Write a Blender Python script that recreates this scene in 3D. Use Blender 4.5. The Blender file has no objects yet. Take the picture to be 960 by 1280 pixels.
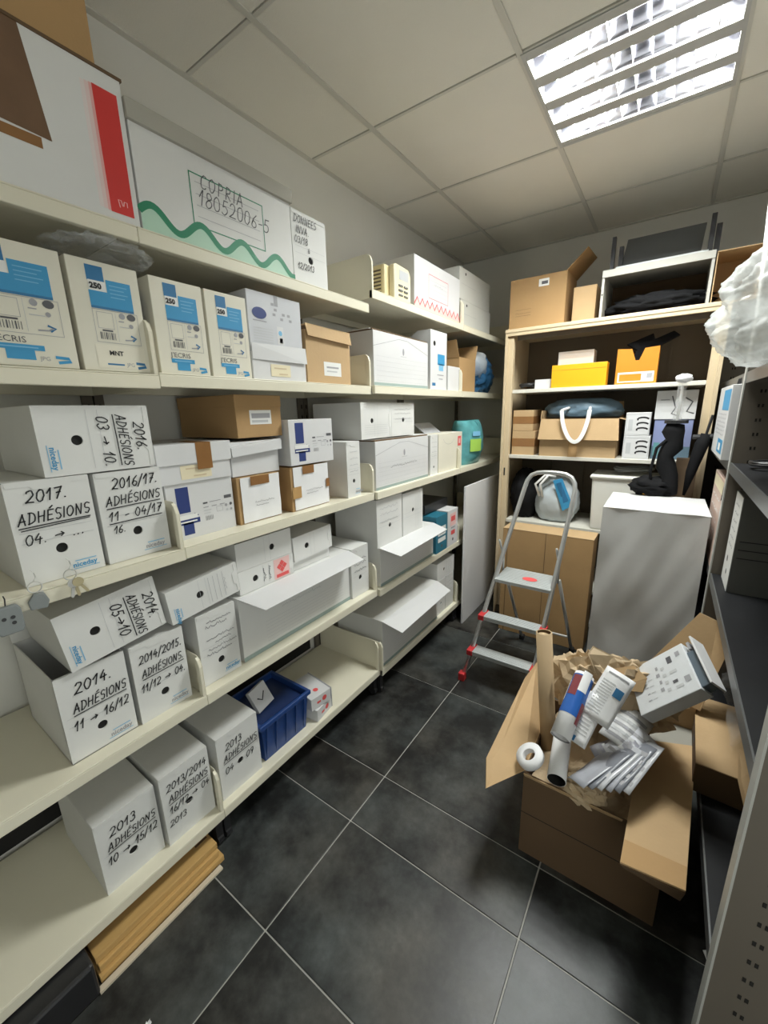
import bpy, math, random
from mathutils import Vector, Matrix, noise
random.seed(7)
PI = math.pi
S = bpy.context.scene
COL = S.collection

# ------------------------------------------------------------------ camera, world, exposure
def make_camera():
    yaw, pitch, roll, f = .6119, -.2427, -.0238, 502.75
    fw = Vector((-math.sin(yaw)*math.cos(pitch), math.cos(yaw)*math.cos(pitch), math.sin(pitch)))
    r = Vector((math.cos(yaw), math.sin(yaw), 0)); u = r.cross(fw)
    r2 = r*math.cos(roll)+u*math.sin(roll); u2 = u*math.cos(roll)-r*math.sin(roll)
    cd = bpy.data.cameras.new('camera'); c = bpy.data.objects.new('camera', cd); COL.objects.link(c)
    cd.sensor_fit = 'VERTICAL'; cd.sensor_height = 24; cd.sensor_width = 18; cd.lens = f/1280*24
    cd.clip_start = .02
    c.matrix_world = Matrix.Translation((1.509, 0, 1.423)) @ Matrix((r2, u2, -fw)).transposed().to_4x4()
    S.camera = c
make_camera()
W = bpy.data.worlds.new('world'); S.world = W; W.use_nodes = True
W.node_tree.nodes['Background'].inputs[0].default_value = (.96, 1, .95, 1)
W.node_tree.nodes['Background'].inputs[1].default_value = 1.0  # fill light that enters by the added opening in the right wall
S.view_settings.view_transform = 'Standard'; S.view_settings.look = 'None'
S.view_settings.gamma = 1; S.view_settings.use_curve_mapping = False
S.view_settings.exposure = 0.80
LAMP_W = 7.6           # watts per tube of the ceiling light
H = 2.553               # ceiling height
# ------------------------------------------------------------------ materials
MATS = {}
def mat(name, col, rough=.6, metal=0, var=.08, scale=9, bump=0, bscale=60, alpha=1, emit=None, spec=.5, stretch=None, trans=0):
    if name in MATS: return MATS[name]
    m = bpy.data.materials.new(name); m.use_nodes = True; n = m.node_tree.nodes; l = m.node_tree.links
    b = n['Principled BSDF']; b.inputs['Roughness'].default_value = rough; b.inputs['Metallic'].default_value = metal
    b.inputs['Specular IOR Level'].default_value = spec
    b.inputs['Base Color'].default_value = (*col, 1)
    tc = n.new('ShaderNodeTexCoord'); mp = n.new('ShaderNodeMapping'); l.new(tc.outputs['Object'], mp.inputs[0])
    if stretch: mp.inputs['Scale'].default_value = stretch
    if var:
        nz = n.new('ShaderNodeTexNoise'); nz.inputs['Scale'].default_value = scale; nz.inputs['Detail'].default_value = 5
        l.new(mp.outputs[0], nz.inputs['Vector'])
        mx = n.new('ShaderNodeMix'); mx.data_type = 'RGBA'
        mx.inputs[6].default_value = (*[c*(1-var) for c in col], 1); mx.inputs[7].default_value = (*[min(1, c*(1+var)) for c in col], 1)
        l.new(nz.outputs[0], mx.inputs[0]); l.new(mx.outputs[2], b.inputs['Base Color'])
    if bump:
        nb = n.new('ShaderNodeTexNoise'); nb.inputs['Scale'].default_value = bscale; nb.inputs['Detail'].default_value = 4
        l.new(mp.outputs[0], nb.inputs['Vector']); bp = n.new('ShaderNodeBump'); bp.inputs['Strength'].default_value = bump; bp.inputs['Distance'].default_value = .004
        l.new(nb.outputs[0], bp.inputs['Height']); l.new(bp.outputs[0], b.inputs['Normal'])
    if alpha < 1: b.inputs['Alpha'].default_value = alpha
    if trans: b.inputs['Transmission Weight'].default_value = trans
    if emit: b.inputs['Emission Color'].default_value = (*emit[0], 1); b.inputs['Emission Strength'].default_value = emit[1]
    MATS[name] = m; return m
WHITE = mat('white_board', (.72, .72, .70), .65, var=.05)
WHITE2 = mat('bright_white_card', (.66, .66, .665), .55, var=.04)
CREAMBOX = mat('cream_card', (.74, .71, .60), .6, var=.05)
GREYCARD = mat('grey_printed_card', (.58, .59, .62), .6, var=.06)
SHELF = mat('cream_shelf_enamel', (.76, .72, .58), .42, var=.04, scale=5)
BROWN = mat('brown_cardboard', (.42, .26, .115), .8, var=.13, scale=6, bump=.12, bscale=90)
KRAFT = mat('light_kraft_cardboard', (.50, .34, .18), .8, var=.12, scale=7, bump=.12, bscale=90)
DKBROWN = mat('dark_and_shaded_cardboard', (.125, .075, .038), .85, var=.15, scale=5, bump=.1)  # dark brown parts; also carton faces with shade put into the colour
TAPE = mat('brown_tape', (.27, .13, .045), .3, var=.15, scale=20)
TAPE2 = mat('dark_tape', (.16, .09, .05), .3, var=.25, scale=14)
INK = mat('black_marker', (.012, .012, .014), .5, var=0)
INKSOFT = mat('faded_ink', (.10, .10, .11), .6, var=0)
GREYINK = mat('grey_print', (.34, .34, .36), .6, var=0)
LTINK = mat('light_grey_print', (.52, .53, .54), .6, var=0)
BLUEP = mat('blue_print', (.045, .30, .56), .5, var=.05)
BLUED = mat('deep_blue_print', (.03, .17, .36), .5, var=.05)
BLUEL = mat('light_blue_print', (.20, .47, .70), .5, var=.05)
NAVY = mat('navy_print', (.025, .045, .18), .5, var=0)
LABELY = mat('yellowed_label', (.78, .70, .50), .6, var=.06)
LABELW = mat('label_white', (.80, .80, .78), .5, var=.03)
REDP = mat('red_print', (.62, .035, .03), .5, var=.06)
REDS = mat('soft_red_print', (.75, .10, .10), .5, var=.05)
PINK = mat('pale_pink_print', (.80, .52, .50), .5, var=.05)
GREENP = mat('green_print', (.015, .22, .11), .5, var=.05)
GREENL = mat('pale_green_print', (.45, .66, .52), .5, var=.05)
HOLE = mat('dark_hole', (.012, .011, .01), .9, var=0)
BLACK = mat('black_plastic', (.018, .018, .02), .4, var=.1)
BLACKC = mat('black_cloth', (.009, .009, .010), .85, var=.2, bump=.5, bscale=30, spec=.15)
DGREY = mat('dark_grey_metal', (.14, .145, .14), .5, var=.06)
PANELG = mat('shaded_grey_rack_metal', (.145, .125, .10), .5, var=.08, scale=4)  # rack grey darkened for the shaded end panels; plain grey on the uprights
RACKL = mat('lit_rack_metal', (.50, .50, .47), .4, var=.05)  # same rack metal, lightened where the flange catches the light
RACKB = mat('black_rack_shelf', (.012, .0125, .014), .5, var=.3, scale=6, spec=.25)
LIPG = mat('rack_lip_metal', (.18, .185, .185), .35, metal=.6, var=.06)
ALU = mat('brushed_aluminium', (.66, .67, .67), .33, metal=.85, var=.08, scale=30)
ALUT = mat('ribbed_aluminium_tread', (.60, .63, .63), .45, metal=.5, var=.06)
REDPL = mat('red_plastic', (.55, .03, .035), .4, var=.06)
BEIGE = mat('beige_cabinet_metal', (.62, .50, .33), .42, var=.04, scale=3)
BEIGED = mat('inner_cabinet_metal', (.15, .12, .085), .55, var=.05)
SHELFG = mat('grey_cabinet_shelf', (.66, .64, .57), .45, var=.04)
YELLOW = mat('yellow_card', (.86, .40, .008), .45, var=.04)
ORANGE = mat('orange_card', (.62, .235, .015), .5, var=.06)
BLUEBIN = mat('blue_crate_plastic', (.016, .055, .21), .35, var=.08)
WPLAST = mat('white_plastic', (.74, .73, .68), .35, var=.03)
YPLAST = mat('yellowed_plastic', (.78, .66, .38), .4, var=.05)
YPLAST2 = mat('pale_yellowed_plastic', (.82, .74, .52), .4, var=.04)
WRAP = mat('white_wrapping_paper', (.64, .64, .64), .5, var=.03, bump=.08, bscale=8)  # white paper toned down against the strong light on the top
SIDEWRAP = mat('side_wrapping_paper', (.72, .72, .715), .5, var=.04, bump=.08, bscale=6)  # same white paper, lightened to make up for the shaded front
BOARDW = mat('white_laminate', (.78, .78, .79), .35, var=.02)
PAPER = mat('white_paper', (.82, .82, .83), .6, var=.04)
KPAPER = mat('kraft_paper', (.55, .42, .27), .75, var=.2, scale=12, bump=.15)
TUBEC = mat('tube_cardboard', (.46, .33, .19), .7, var=.08)
WOODM = mat('raw_wood', (.58, .36, .13), .6, var=.22, scale=7, stretch=(10, 1, 10))
TURQ = mat('turquoise_film', (.10, .33, .35), .3, var=.45, scale=22, bump=.6, bscale=25)
LIME = mat('lime_print', (.36, .60, .10), .4, var=.1)
BLUEBAG = mat('blue_bag_film', (.025, .11, .24), .4, var=.3, scale=12)
BLUEGREY = mat('grey_blue_bag', (.12, .19, .25), .5, var=.3, scale=12)
LBLUE = mat('lavender_blue_card', (.24, .28, .48), .5, var=.08)
BRASS = mat('worn_key_metal', (.55, .48, .30), .35, metal=.6, var=.1)
STEEL = mat('steel', (.62, .62, .60), .3, metal=.6, var=.06)
FOB = mat('grey_fob', (.22, .24, .24), .5, var=.05)
WALLM = mat('wall_paint', (.74, .73, .68), .75, var=.025, scale=3, bump=.08, bscale=120)
CTILE = mat('ceiling_tile_mineral', (.80, .77, .69), .9, var=.04, scale=5, bump=.25, bscale=220)
CGRID = mat('ceiling_grid_metal', (.62, .60, .54), .5, var=.03)
GROUT = mat('grout', (.42, .41, .38), .9, var=.12)
LAMPW = mat('lamp_white_metal', (.50, .50, .48), .5, var=.02)
REFL = mat('lamp_reflector', (.62, .62, .70), .24, metal=1, var=.03)
BLADE = mat('lamp_blade', (.78, .78, .80), .4, var=.02)
TUBEE = mat('fluorescent_tube', (1, 1, 1), .5, var=0, emit=((.93, .96, 1), 9))
def film(name, col, al, rough=.25, fine=0):
    m = bpy.data.materials.new(name); m.use_nodes = True; n = m.node_tree.nodes; l = m.node_tree.links
    b = n['Principled BSDF']; out = n['Material Output']
    b.inputs['Base Color'].default_value = (*col, 1); b.inputs['Roughness'].default_value = rough
    tr = n.new('ShaderNodeBsdfTranslucent'); tr.inputs[0].default_value = (*col, 1)
    tp = n.new('ShaderNodeBsdfTransparent')
    nz = n.new('ShaderNodeTexNoise'); nz.inputs['Scale'].default_value = 13; nz.inputs['Detail'].default_value = 6
    tc = n.new('ShaderNodeTexCoord'); l.new(tc.outputs['Object'], nz.inputs['Vector'])
    bp = n.new('ShaderNodeBump'); bp.inputs['Strength'].default_value = .5; bp.inputs['Distance'].default_value = .01
    vz = n.new('ShaderNodeTexNoise'); vz.inputs['Scale'].default_value = 16 if fine else 13; vz.inputs['Detail'].default_value = 8; vz.noise_type = 'RIDGED_MULTIFRACTAL' if fine else 'FBM'; l.new(tc.outputs['Object'], vz.inputs['Vector'])
    l.new(vz.outputs[0], bp.inputs['Height']); l.new(bp.outputs[0], b.inputs['Normal'])
    m1 = n.new('ShaderNodeMixShader'); m1.inputs[0].default_value = .3; l.new(b.outputs[0], m1.inputs[1]); l.new(tr.outputs[0], m1.inputs[2])
    mr = n.new('ShaderNodeMapRange'); mr.inputs[1].default_value = .35; mr.inputs[2].default_value = .65; mr.inputs[3].default_value = al-.12; mr.inputs[4].default_value = min(1, al+.12)
    l.new(nz.outputs[0], mr.inputs[0])
    m2 = n.new('ShaderNodeMixShader'); l.new(mr.outputs[0], m2.inputs[0]); l.new(tp.outputs[0], m2.inputs[1]); l.new(m1.outputs[0], m2.inputs[2])
    l.new(m2.outputs[0], out.inputs[0]); MATS[name] = m; return m
BAGF = film('milky_plastic_film', (.82, .84, .83), .50, .22, 1)
CLEARF = film('clear_crinkled_film', (.85, .87, .88), .14, .06)
def floor_mat():
    m = bpy.data.materials.new('slate_floor_tile'); m.use_nodes = True; n = m.node_tree.nodes; l = m.node_tree.links; b = n['Principled BSDF']; b.inputs['Specular IOR Level'].default_value = .35
    tc = n.new('ShaderNodeTexCoord'); oi = n.new('ShaderNodeObjectInfo'); ad = n.new('ShaderNodeVectorMath'); ad.operation = 'ADD'
    mu = n.new('ShaderNodeMath'); mu.operation = 'MULTIPLY'; mu.inputs[1].default_value = 40; l.new(oi.outputs['Random'], mu.inputs[0])
    l.new(tc.outputs['Object'], ad.inputs[0]); l.new(mu.outputs[0], ad.inputs[1])
    n1 = n.new('ShaderNodeTexNoise'); n1.inputs['Scale'].default_value = 4.5; n1.inputs['Detail'].default_value = 9; n1.inputs['Roughness'].default_value = .65
    n2 = n.new('ShaderNodeTexNoise'); n2.inputs['Scale'].default_value = 26; n2.inputs['Detail'].default_value = 8; n2.inputs['Roughness'].default_value = .7
    l.new(ad.outputs[0], n1.inputs['Vector']); l.new(ad.outputs[0], n2.inputs['Vector'])
    cr = n.new('ShaderNodeValToRGB'); e = cr.color_ramp.elements
    e[0].position = .40; e[0].color = (.016, .016, .016, 1); e[1].position = .70; e[1].color = (.085, .088, .084, 1)
    n3 = n.new('ShaderNodeTexNoise'); n3.inputs['Scale'].default_value = 2.3; n3.inputs['Detail'].default_value = 4; l.new(ad.outputs[0], n3.inputs['Vector'])
    c2 = n.new('ShaderNodeValToRGB'); q = c2.color_ramp.elements; q[0].position = .36; q[0].color = (1.10, 1.0, .90, 1); q[1].position = .62; q[1].color = (.93, 1.01, 1.03, 1); l.new(n3.outputs[0], c2.inputs[0])
    mt = n.new('ShaderNodeMix'); mt.data_type = 'RGBA'; mt.blend_type = 'MULTIPLY'; mt.inputs[0].default_value = 1; l.new(cr.outputs[0], mt.inputs[6]); l.new(c2.outputs[0], mt.inputs[7])
    l.new(n1.outputs[0], cr.inputs[0]); mx = n.new('ShaderNodeMix'); mx.data_type = 'RGBA'; mx.blend_type = 'OVERLAY'; mx.inputs[0].default_value = .55
    l.new(mt.outputs[2], mx.inputs[6]); l.new(n2.outputs[0], mx.inputs[7]); l.new(mx.outputs[2], b.inputs['Base Color'])
    mr = n.new('ShaderNodeMapRange'); mr.inputs[3].default_value = .24; mr.inputs[4].default_value = .5; l.new(n1.outputs[0], mr.inputs[0]); l.new(mr.outputs[0], b.inputs['Roughness'])
    bp = n.new('ShaderNodeBump'); bp.inputs['Strength'].default_value = .12; bp.inputs['Distance'].default_value = .003; l.new(n2.outputs[0], bp.inputs['Height']); l.new(bp.outputs[0], b.inputs['Normal'])
    return m
FTILE = floor_mat()
# ------------------------------------------------------------------ mesh helpers
FLAT = ('handwriting', 'printed_line', 'printed_panel', 'ruled_line', 'logo_mark', 'printed_marks', 'printed_figures', 'label_frame', 'blue_banner', 'brown_tape', 'tape_piece', 'navy_blocks', 'button_row', 'spine_label', 'red_mark', 'warning_label', 'printed_text_marks', 'printed_block', 'tick_mark')
class MB:
    def __init__(s): s.v = []; s.f = []; s.m = []; s.mats = []
    def mi(s, m):
        if m not in s.mats: s.mats.append(m)
        return s.mats.index(m)
    def add(s, vs, fs, m):
        o = len(s.v); s.v += [tuple(v) for v in vs]; k = s.mi(m)
        for f in fs: s.f.append([i+o for i in f]); s.m.append(k)
        return s
    def box(s, x0, x1, y0, y1, z0, z1, m, M=None):
        vs = [Vector((x, y, z)) for x in (x0, x1) for y in (y0, y1) for z in (z0, z1)]
        if M: vs = [M @ v for v in vs]
        return s.add(vs, [(0, 1, 3, 2), (4, 6, 7, 5), (0, 4, 5, 1), (2, 3, 7, 6), (0, 2, 6, 4), (1, 5, 7, 3)], m)
    def slab(s, pts, t, m):            # a polygon given a thickness t against its normal
        p = [Vector(q) for q in pts]; n = Vector((0, 0, 0)); c = len(p)
        for i in range(c): n += p[i].cross(p[(i+1) % c])
        n.normalize(); q = [a-n*t for a in p]
        return s.add(p+q, [tuple(range(c)), tuple(range(2*c-1, c-1, -1))]+[(i, c+i, c+(i+1) % c, (i+1) % c) for i in range(c)], m)
    def prism(s, poly, x0, x1, m, axis='x'):
        def P(a, b, t): return {'x': (t, a, b), 'y': (a, t, b), 'z': (a, b, t)}[axis]
        c = len(poly)
        return s.add([P(*p, x0) for p in poly]+[P(*p, x1) for p in poly], [tuple(range(c)), tuple(range(2*c-1, c-1, -1))]+[(i, c+i, c+(i+1) % c, (i+1) % c) for i in range(c)], m)
    def tube(s, path, r, m, n=10, cap=True, closed=False):
        P = [Vector(p) for p in path]; R = r if isinstance(r, (list, tuple)) else [r]*len(P); vs = []; up = None; k = len(P)
        for i, p in enumerate(P):
            d = (P[(i+1) % k]-P[i-1]) if closed else (P[min(i+1, k-1)]-P[max(i-1, 0)])
            d.normalize()
            if up is None: up = Vector((0, 0, 1)) if abs(d.z) < .9 else Vector((1, 0, 0))
            a = d.cross(up)
            if a.length < 1e-5: a = d.orthogonal()
            a.normalize(); b = a.cross(d); up = b
            vs += [p+(a*math.cos(2*PI*j/n)+b*math.sin(2*PI*j/n))*R[i] for j in range(n)]
        fs = []
        for i in range(k if closed else k-1):
            i2 = (i+1) % k
            fs += [(i*n+j, i*n+(j+1) % n, i2*n+(j+1) % n, i2*n+j) for j in range(n)]
        if cap and not closed: fs += [tuple(range(n-1, -1, -1)), tuple((k-1)*n+j for j in range(n))]
        return s.add(vs, fs, m)
    def pipe(s, a, b, ro, ri, m, m2=None, n=24):      # hollow tube
        a = Vector(a); b = Vector(b); d = (b-a).normalized(); u = d.orthogonal().normalized(); w = d.cross(u)
        ring = lambda c, r: [c+(u*math.cos(2*PI*j/n)+w*math.sin(2*PI*j/n))*r for j in range(n)]
        vs = ring(a, ro)+ring(b, ro)+ring(b, ri)+ring(a, ri)
        q = lambda A, B: [(A*n+j, A*n+(j+1) % n, B*n+(j+1) % n, B*n+j) for j in range(n)]
        s.add(vs, q(0, 1)+q(1, 2)+q(3, 0), m)
        return s.add(ring(b, ri)+ring(a, ri), q(0, 1), m2 or m)
    def grid(s, fn, nu, nv, m):
        vs = [fn(i/nu, j/nv) for i in range(nu+1) for j in range(nv+1)]
        return s.add(vs, [(i*(nv+1)+j, (i+1)*(nv+1)+j, (i+1)*(nv+1)+j+1, i*(nv+1)+j+1) for i in range(nu) for j in range(nv)], m)
    # flat marks on a face given by origin o and in-face axes u, v
    def rect(s, F, a0, a1, b0, b1, m):
        o, u, v, n = F
        return s.add([o+u*a+v*b+n*.0007 for a, b in ((a0, b0), (a1, b0), (a1, b1), (a0, b1))], [(0, 1, 2, 3)], m)
    def frame(s, F, a0, a1, b0, b1, w, m):
        s.rect(F, a0, a1, b0, b0+w, m); s.rect(F, a0, a1, b1-w, b1, m); s.rect(F, a0, a0+w, b0+w, b1-w, m); return s.rect(F, a1-w, a1, b0+w, b1-w, m)
    def disc(s, F, a, b, r, m, n=16, ry=None):
        o, u, v, k = F; ry = ry or r
        return s.add([o+u*(a+r*math.cos(2*PI*j/n))+v*(b+ry*math.sin(2*PI*j/n))+k*.0009 for j in range(n)], [tuple(range(n))], m)
    def ribbon(s, F, pts, w, m, lift=.0008):
        o, u, v, n = F; P = [Vector(p) for p in pts]; vs = []
        for i, p in enumerate(P):
            d = (P[min(i+1, len(P)-1)]-P[max(i-1, 0)])
            if d.length < 1e-9: d = Vector((1, 0))
            d.normalize(); q = Vector((-d.y, d.x))*w/2
            if i == 0: p = p-d*w*.3
            if i == len(P)-1: p = p+d*w*.3
            for t in (p+q, p-q): vs.append(o+u*t.x+v*t.y+n*lift)
        return s.add(vs, [(2*i, 2*i+1, 2*i+3, 2*i+2) for i in range(len(P)-1)], m)
    def build(s, name, parent=None, bevel=0, smooth=False, solid=0):
        me = bpy.data.meshes.new(name); me.from_pydata(s.v, [], s.f)
        for m in s.mats: me.materials.append(m)
        me.polygons.foreach_set('material_index', s.m)
        if smooth: me.polygons.foreach_set('use_smooth', [True]*len(me.polygons))
        me.update(); o = bpy.data.objects.new(name, me); COL.objects.link(o)
        if parent: o.parent = parent
        if name in FLAT and parent: o['kind'] = 'stuff'
        if solid: md = o.modifiers.new('solid', 'SOLIDIFY'); md.thickness = solid
        if bevel: md = o.modifiers.new('bevel', 'BEVEL'); md.width = bevel; md.segments = 2; md.limit_method = 'ANGLE'
        return o
def tag(o, label, cat, group=None, kind=None):
    o['label'] = label; o['category'] = cat
    if group: o['group'] = group
    if kind: o['kind'] = kind
    return o
def thing(name, label, cat, loc=(0, 0, 0), rz=0, group=None, rot=None):
    o = bpy.data.objects.new(name, None); COL.objects.link(o); o.empty_display_size = .05
    o.location = loc; o.rotation_euler = rot or (0, 0, rz)
    return tag(o, label, cat, group)
def struct(name, mb, parent=None, **k):
    o = mb.build(name, parent, **k); o['kind'] = 'structure'; return o
def text(body, F, a, b, size, m, parent, name='printed_text', align='LEFT', lift=.0009, sx=1, bold=0):
    c = bpy.data.curves.new(name, 'FONT'); c.body = body; c.size = size; c.align_x = align; c.offset = bold; c.resolution_u = 2
    c.materials.append(m); tc = bpy.data.objects.new(name, c); me = bpy.data.meshes.new_from_object(tc); bpy.data.objects.remove(tc)
    if not me.materials: me.materials.append(m)
    t = bpy.data.objects.new(name, me); COL.objects.link(t); t['kind'] = 'stuff'; o, u, v, n = F
    R = Matrix((u.normalized(), v.normalized(), n.normalized())).transposed().to_4x4()
    t.matrix_basis = Matrix.Translation(o+u*a+v*b+n*lift) @ R @ Matrix.Diagonal((sx, 1, 1, 1)); t.parent = parent; return t
FX = lambda o=(0, 0, 0): (Vector(o), Vector((0, 1, 0)), Vector((0, 0, 1)), Vector((1, 0, 0)))     # faces +x (aisle side of the left shelves)
FY = lambda o=(0, 0, 0): (Vector(o), Vector((1, 0, 0)), Vector((0, 0, 1)), Vector((0, -1, 0)))    # faces -y
FZ = lambda o=(0, 0, 0): (Vector(o), Vector((1, 0, 0)), Vector((0, 1, 0)), Vector((0, 0, 1)))
# ------------------------------------------------------------------ handwriting
def arc(cx, cy, rx, ry, a0, a1, n=9): return [(cx+rx*math.cos(math.radians(a0+(a1-a0)*i/n)), cy+ry*math.sin(math.radians(a0+(a1-a0)*i/n))) for i in range(n+1)]
G = {
'0': (.6, [arc(.28, .5, .25, .48, 100, 460, 14)]), '1': (.45, [[(.02, .55), (.3, 1), (.26, 0)]]),
'2': (.62, [arc(.28, .72, .24, .28, 160, -30, 8)+[(.3, .3), (.04, .04), (.2, .07), (.58, .02)]]),
'3': (.58, [arc(.24, .74, .22, .25, 150, -80, 8)+arc(.24, .26, .26, .26, 80, -150, 9)]),
'4': (.6, [[(.3, 1), (.04, .42), (.56, .45)], [(.4, .68), (.36, 0)]]), '5': (.58, [[(.52, .98), (.16, .96), (.1, .58)]+arc(.24, .3, .27, .29, 120, -150, 9)]),
'6': (.56, [[(.44, .98), (.18, .66), (.06, .3)]+arc(.27, .24, .22, .24, 180, 520, 12)]), '7': (.58, [[(.04, .94), (.54, .97), (.2, 0)], [(.16, .5), (.5, .53)]]),
'8': (.56, [arc(.28, .75, .19, .23, 270, -90, 12)+arc(.28, .26, .24, .26, 90, -270, 12)]), '9': (.56, [arc(.27, .72, .22, .25, 20, 380, 12)+[(.46, .4), (.3, 0)]]),
'A': (.68, [[(.0, 0), (.32, 1), (.58, 0)], [(.1, .36), (.56, .38)]]), 'D': (.66, [[(.08, 0), (.1, 1)], [(.0, .98)]+arc(.12, .5, .46, .48, 90, -90, 10)+[(.0, .02)]]),
'H': (.68, [[(.06, 1), (.06, 0)], [(.54, 1), (.52, 0)], [(.06, .5), (.54, .54)]]), 'E': (.56, [[(.5, .98), (.08, .96), (.06, .03), (.5, .05)], [(.07, .5), (.42, .53)]]),
'e': (.56, [[(.5, .98), (.08, .96), (.06, .03), (.5, .05)], [(.07, .5), (.42, .53)], [(.2, 1.12), (.44, 1.3)]]),
'S': (.54, [[(.5, .9)]+arc(.27, .74, .22, .25, 50, 240, 7)+arc(.27, .26, .23, .26, 70, -140, 8)]), 'I': (.24, [[(.1, 1), (.1, 0)]]),
'O': (.68, [arc(.31, .5, .28, .48, 80, 440, 14)]), 'N': (.7, [[(.05, 0), (.08, 1), (.5, .03), (.56, 1)]]), 'C': (.6, [arc(.34, .5, .3, .5, 50, 310, 10)]),
'P': (.58, [[(.08, 0), (.1, 1)]+arc(.14, .74, .34, .25, 90, -90, 8)]), 'R': (.62, [[(.08, 0), (.1, 1)]+arc(.14, .75, .34, .24, 90, -90, 8)+[(.54, 0)]]),
'V': (.62, [[(.02, 1), (.28, 0), (.58, 1)]]), '/': (.42, [[(.0, -.15), (.4, 1.12)]]), '.': (.26, [[(.08, .02), (.14, .06)]]), '-': (.5, [[(.06, .42), (.42, .46)]]),
'>': (1.0, [[(.05, .42), (.8, .5)], [(.58, .72), (.84, .5), (.6, .26)]]), 'a': (.5, [arc(.2, .3, .18, .28, 30, 390, 10)+[(.4, .05)], [(.1, .75), (.28, .9)]]), ' ': (.4, []),
}
def corner_split(pl):
    out, cur = [], [pl[0]]
    for i in range(1, len(pl)):
        cur.append(pl[i])
        if i+1 < len(pl):
            a = Vector(pl[i])-Vector(pl[i-1]); b = Vector(pl[i+1])-Vector(pl[i])
            if a.length > 1e-6 and b.length > 1e-6 and a.angle(b) > 1.25: out.append(cur); cur = [pl[i]]
    out.append(cur); return [c for c in out if len(c) > 1]
def hand(mb, F, s, a, b, h, w=None, slant=.18, m=INK, rise=0., sp=1.0, jit=.03):
    x = 0; w = w or h*.14
    for ch in s:
        adv, st = G[ch]
        for pl in [q for p_ in st for q in corner_split(p_)]:
            j = [(random.uniform(-jit, jit), random.uniform(-jit, jit)) for _ in pl]
            mb.ribbon(F, [(a+(x+(p[0]+q[0])*min(1, sp)+slant*p[1])*h*.95, b+(p[1]+q[1])*h+rise*(x*h)) for p, q in zip(pl, j)], w, m)
        x += (adv+.12)*sp
    return x*h*.95
def hwidth(s, sp=1): return (sum(G[c][0]+.12 for c in s)*sp+.16)*.95
def scribble(mb, F, a, b, L, h, w, m=INKSOFT, n=None):
    n = n or max(6, int(L/h*3)); mb.ribbon(F, [(a+L*i/n+random.uniform(-.2, .2)*h, b+random.uniform(0, 1)*h*(1 if i % 2 else .35)) for i in range(n+1)], w, m)
# ------------------------------------------------------------------ THE ROOM
YB, XR, YF = 3.33, 2.2, -1.35
gx = [-.02, .134, .734, 1.334, 1.934, XR+.02]; gy = [YF-.02, -.733, -.133, .467, .849, 1.065, 1.664, 2.262, 2.86, YB+.02]
fl = struct('floor', MB().box(-.05, XR+.05, YF-.05, YB+.05, -.06, -.003, GROUT))
for i in range(len(gx)-1):
    for j in range(len(gy)-1):
        t = MB().box(gx[i]+.0022, gx[i+1]-.0022, gy[j]+.0022, gy[j+1]-.0022, -.02, 0, FTILE).build('floor_tile', fl, bevel=.0012)
struct('wall_left', MB().box(-.12, 0, YF, YB, 0, H+.1, WALLM))
struct('wall_back', MB().box(-.12, XR+.12, YB, YB+.12, 0, H+.1, WALLM))
struct('wall_right', MB().box(XR, XR+.12, .55, YB, 0, H+.1, WALLM).box(XR, XR+.12, YF, -.75, 0, H+.1, WALLM).box(XR, XR+.12, -.75, .55, 2.05, H+.1, WALLM))      # unseen opening added beside the camera to let in fill light
struct('wall_front', MB().box(-.12, XR+.12, YF-.12, YF, 0, H+.1, WALLM))
cx = [0, .361, .961, 1.561, 2.161, XR]; cy = [YF, -.78, -.18, .42, 1.02, 1.62, 2.22, 2.82, YB]
ce = struct('ceiling', MB().box(-.12, XR+.12, YF-.12, YB+.12, H+.10, H+.16, CTILE))
for i in range(5):
    for j in range(8):
        if i == 2 and j == 5: continue
        o = MB().box(cx[i]+.008, cx[i+1]-.008, cy[j]+.008, cy[j+1]-.008, 0, .015, CTILE).build('ceiling_tile', ce, bevel=.003)
        o.location.z = H+.002+random.uniform(0, .0015)
for x in cx[1:5]: MB().box(x-.010, x+.010, YF, YB, H-.001, H+.012, CGRID).build('grid_bar', ce)
for y in cy[1:8]:
    for i in range(5): MB().box(cx[i]+.012, cx[i+1]-.012, y-.006, y+.006, H, H+.011, CGRID).build('grid_bar', ce)
MB().box(0, .022, YF, YB, H-.002, H+.01, CGRID).build('edge_bar', ce); MB().box(.022, XR, YB-.022, YB, H-.002, H+.01, CGRID).build('edge_bar', ce)
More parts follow.
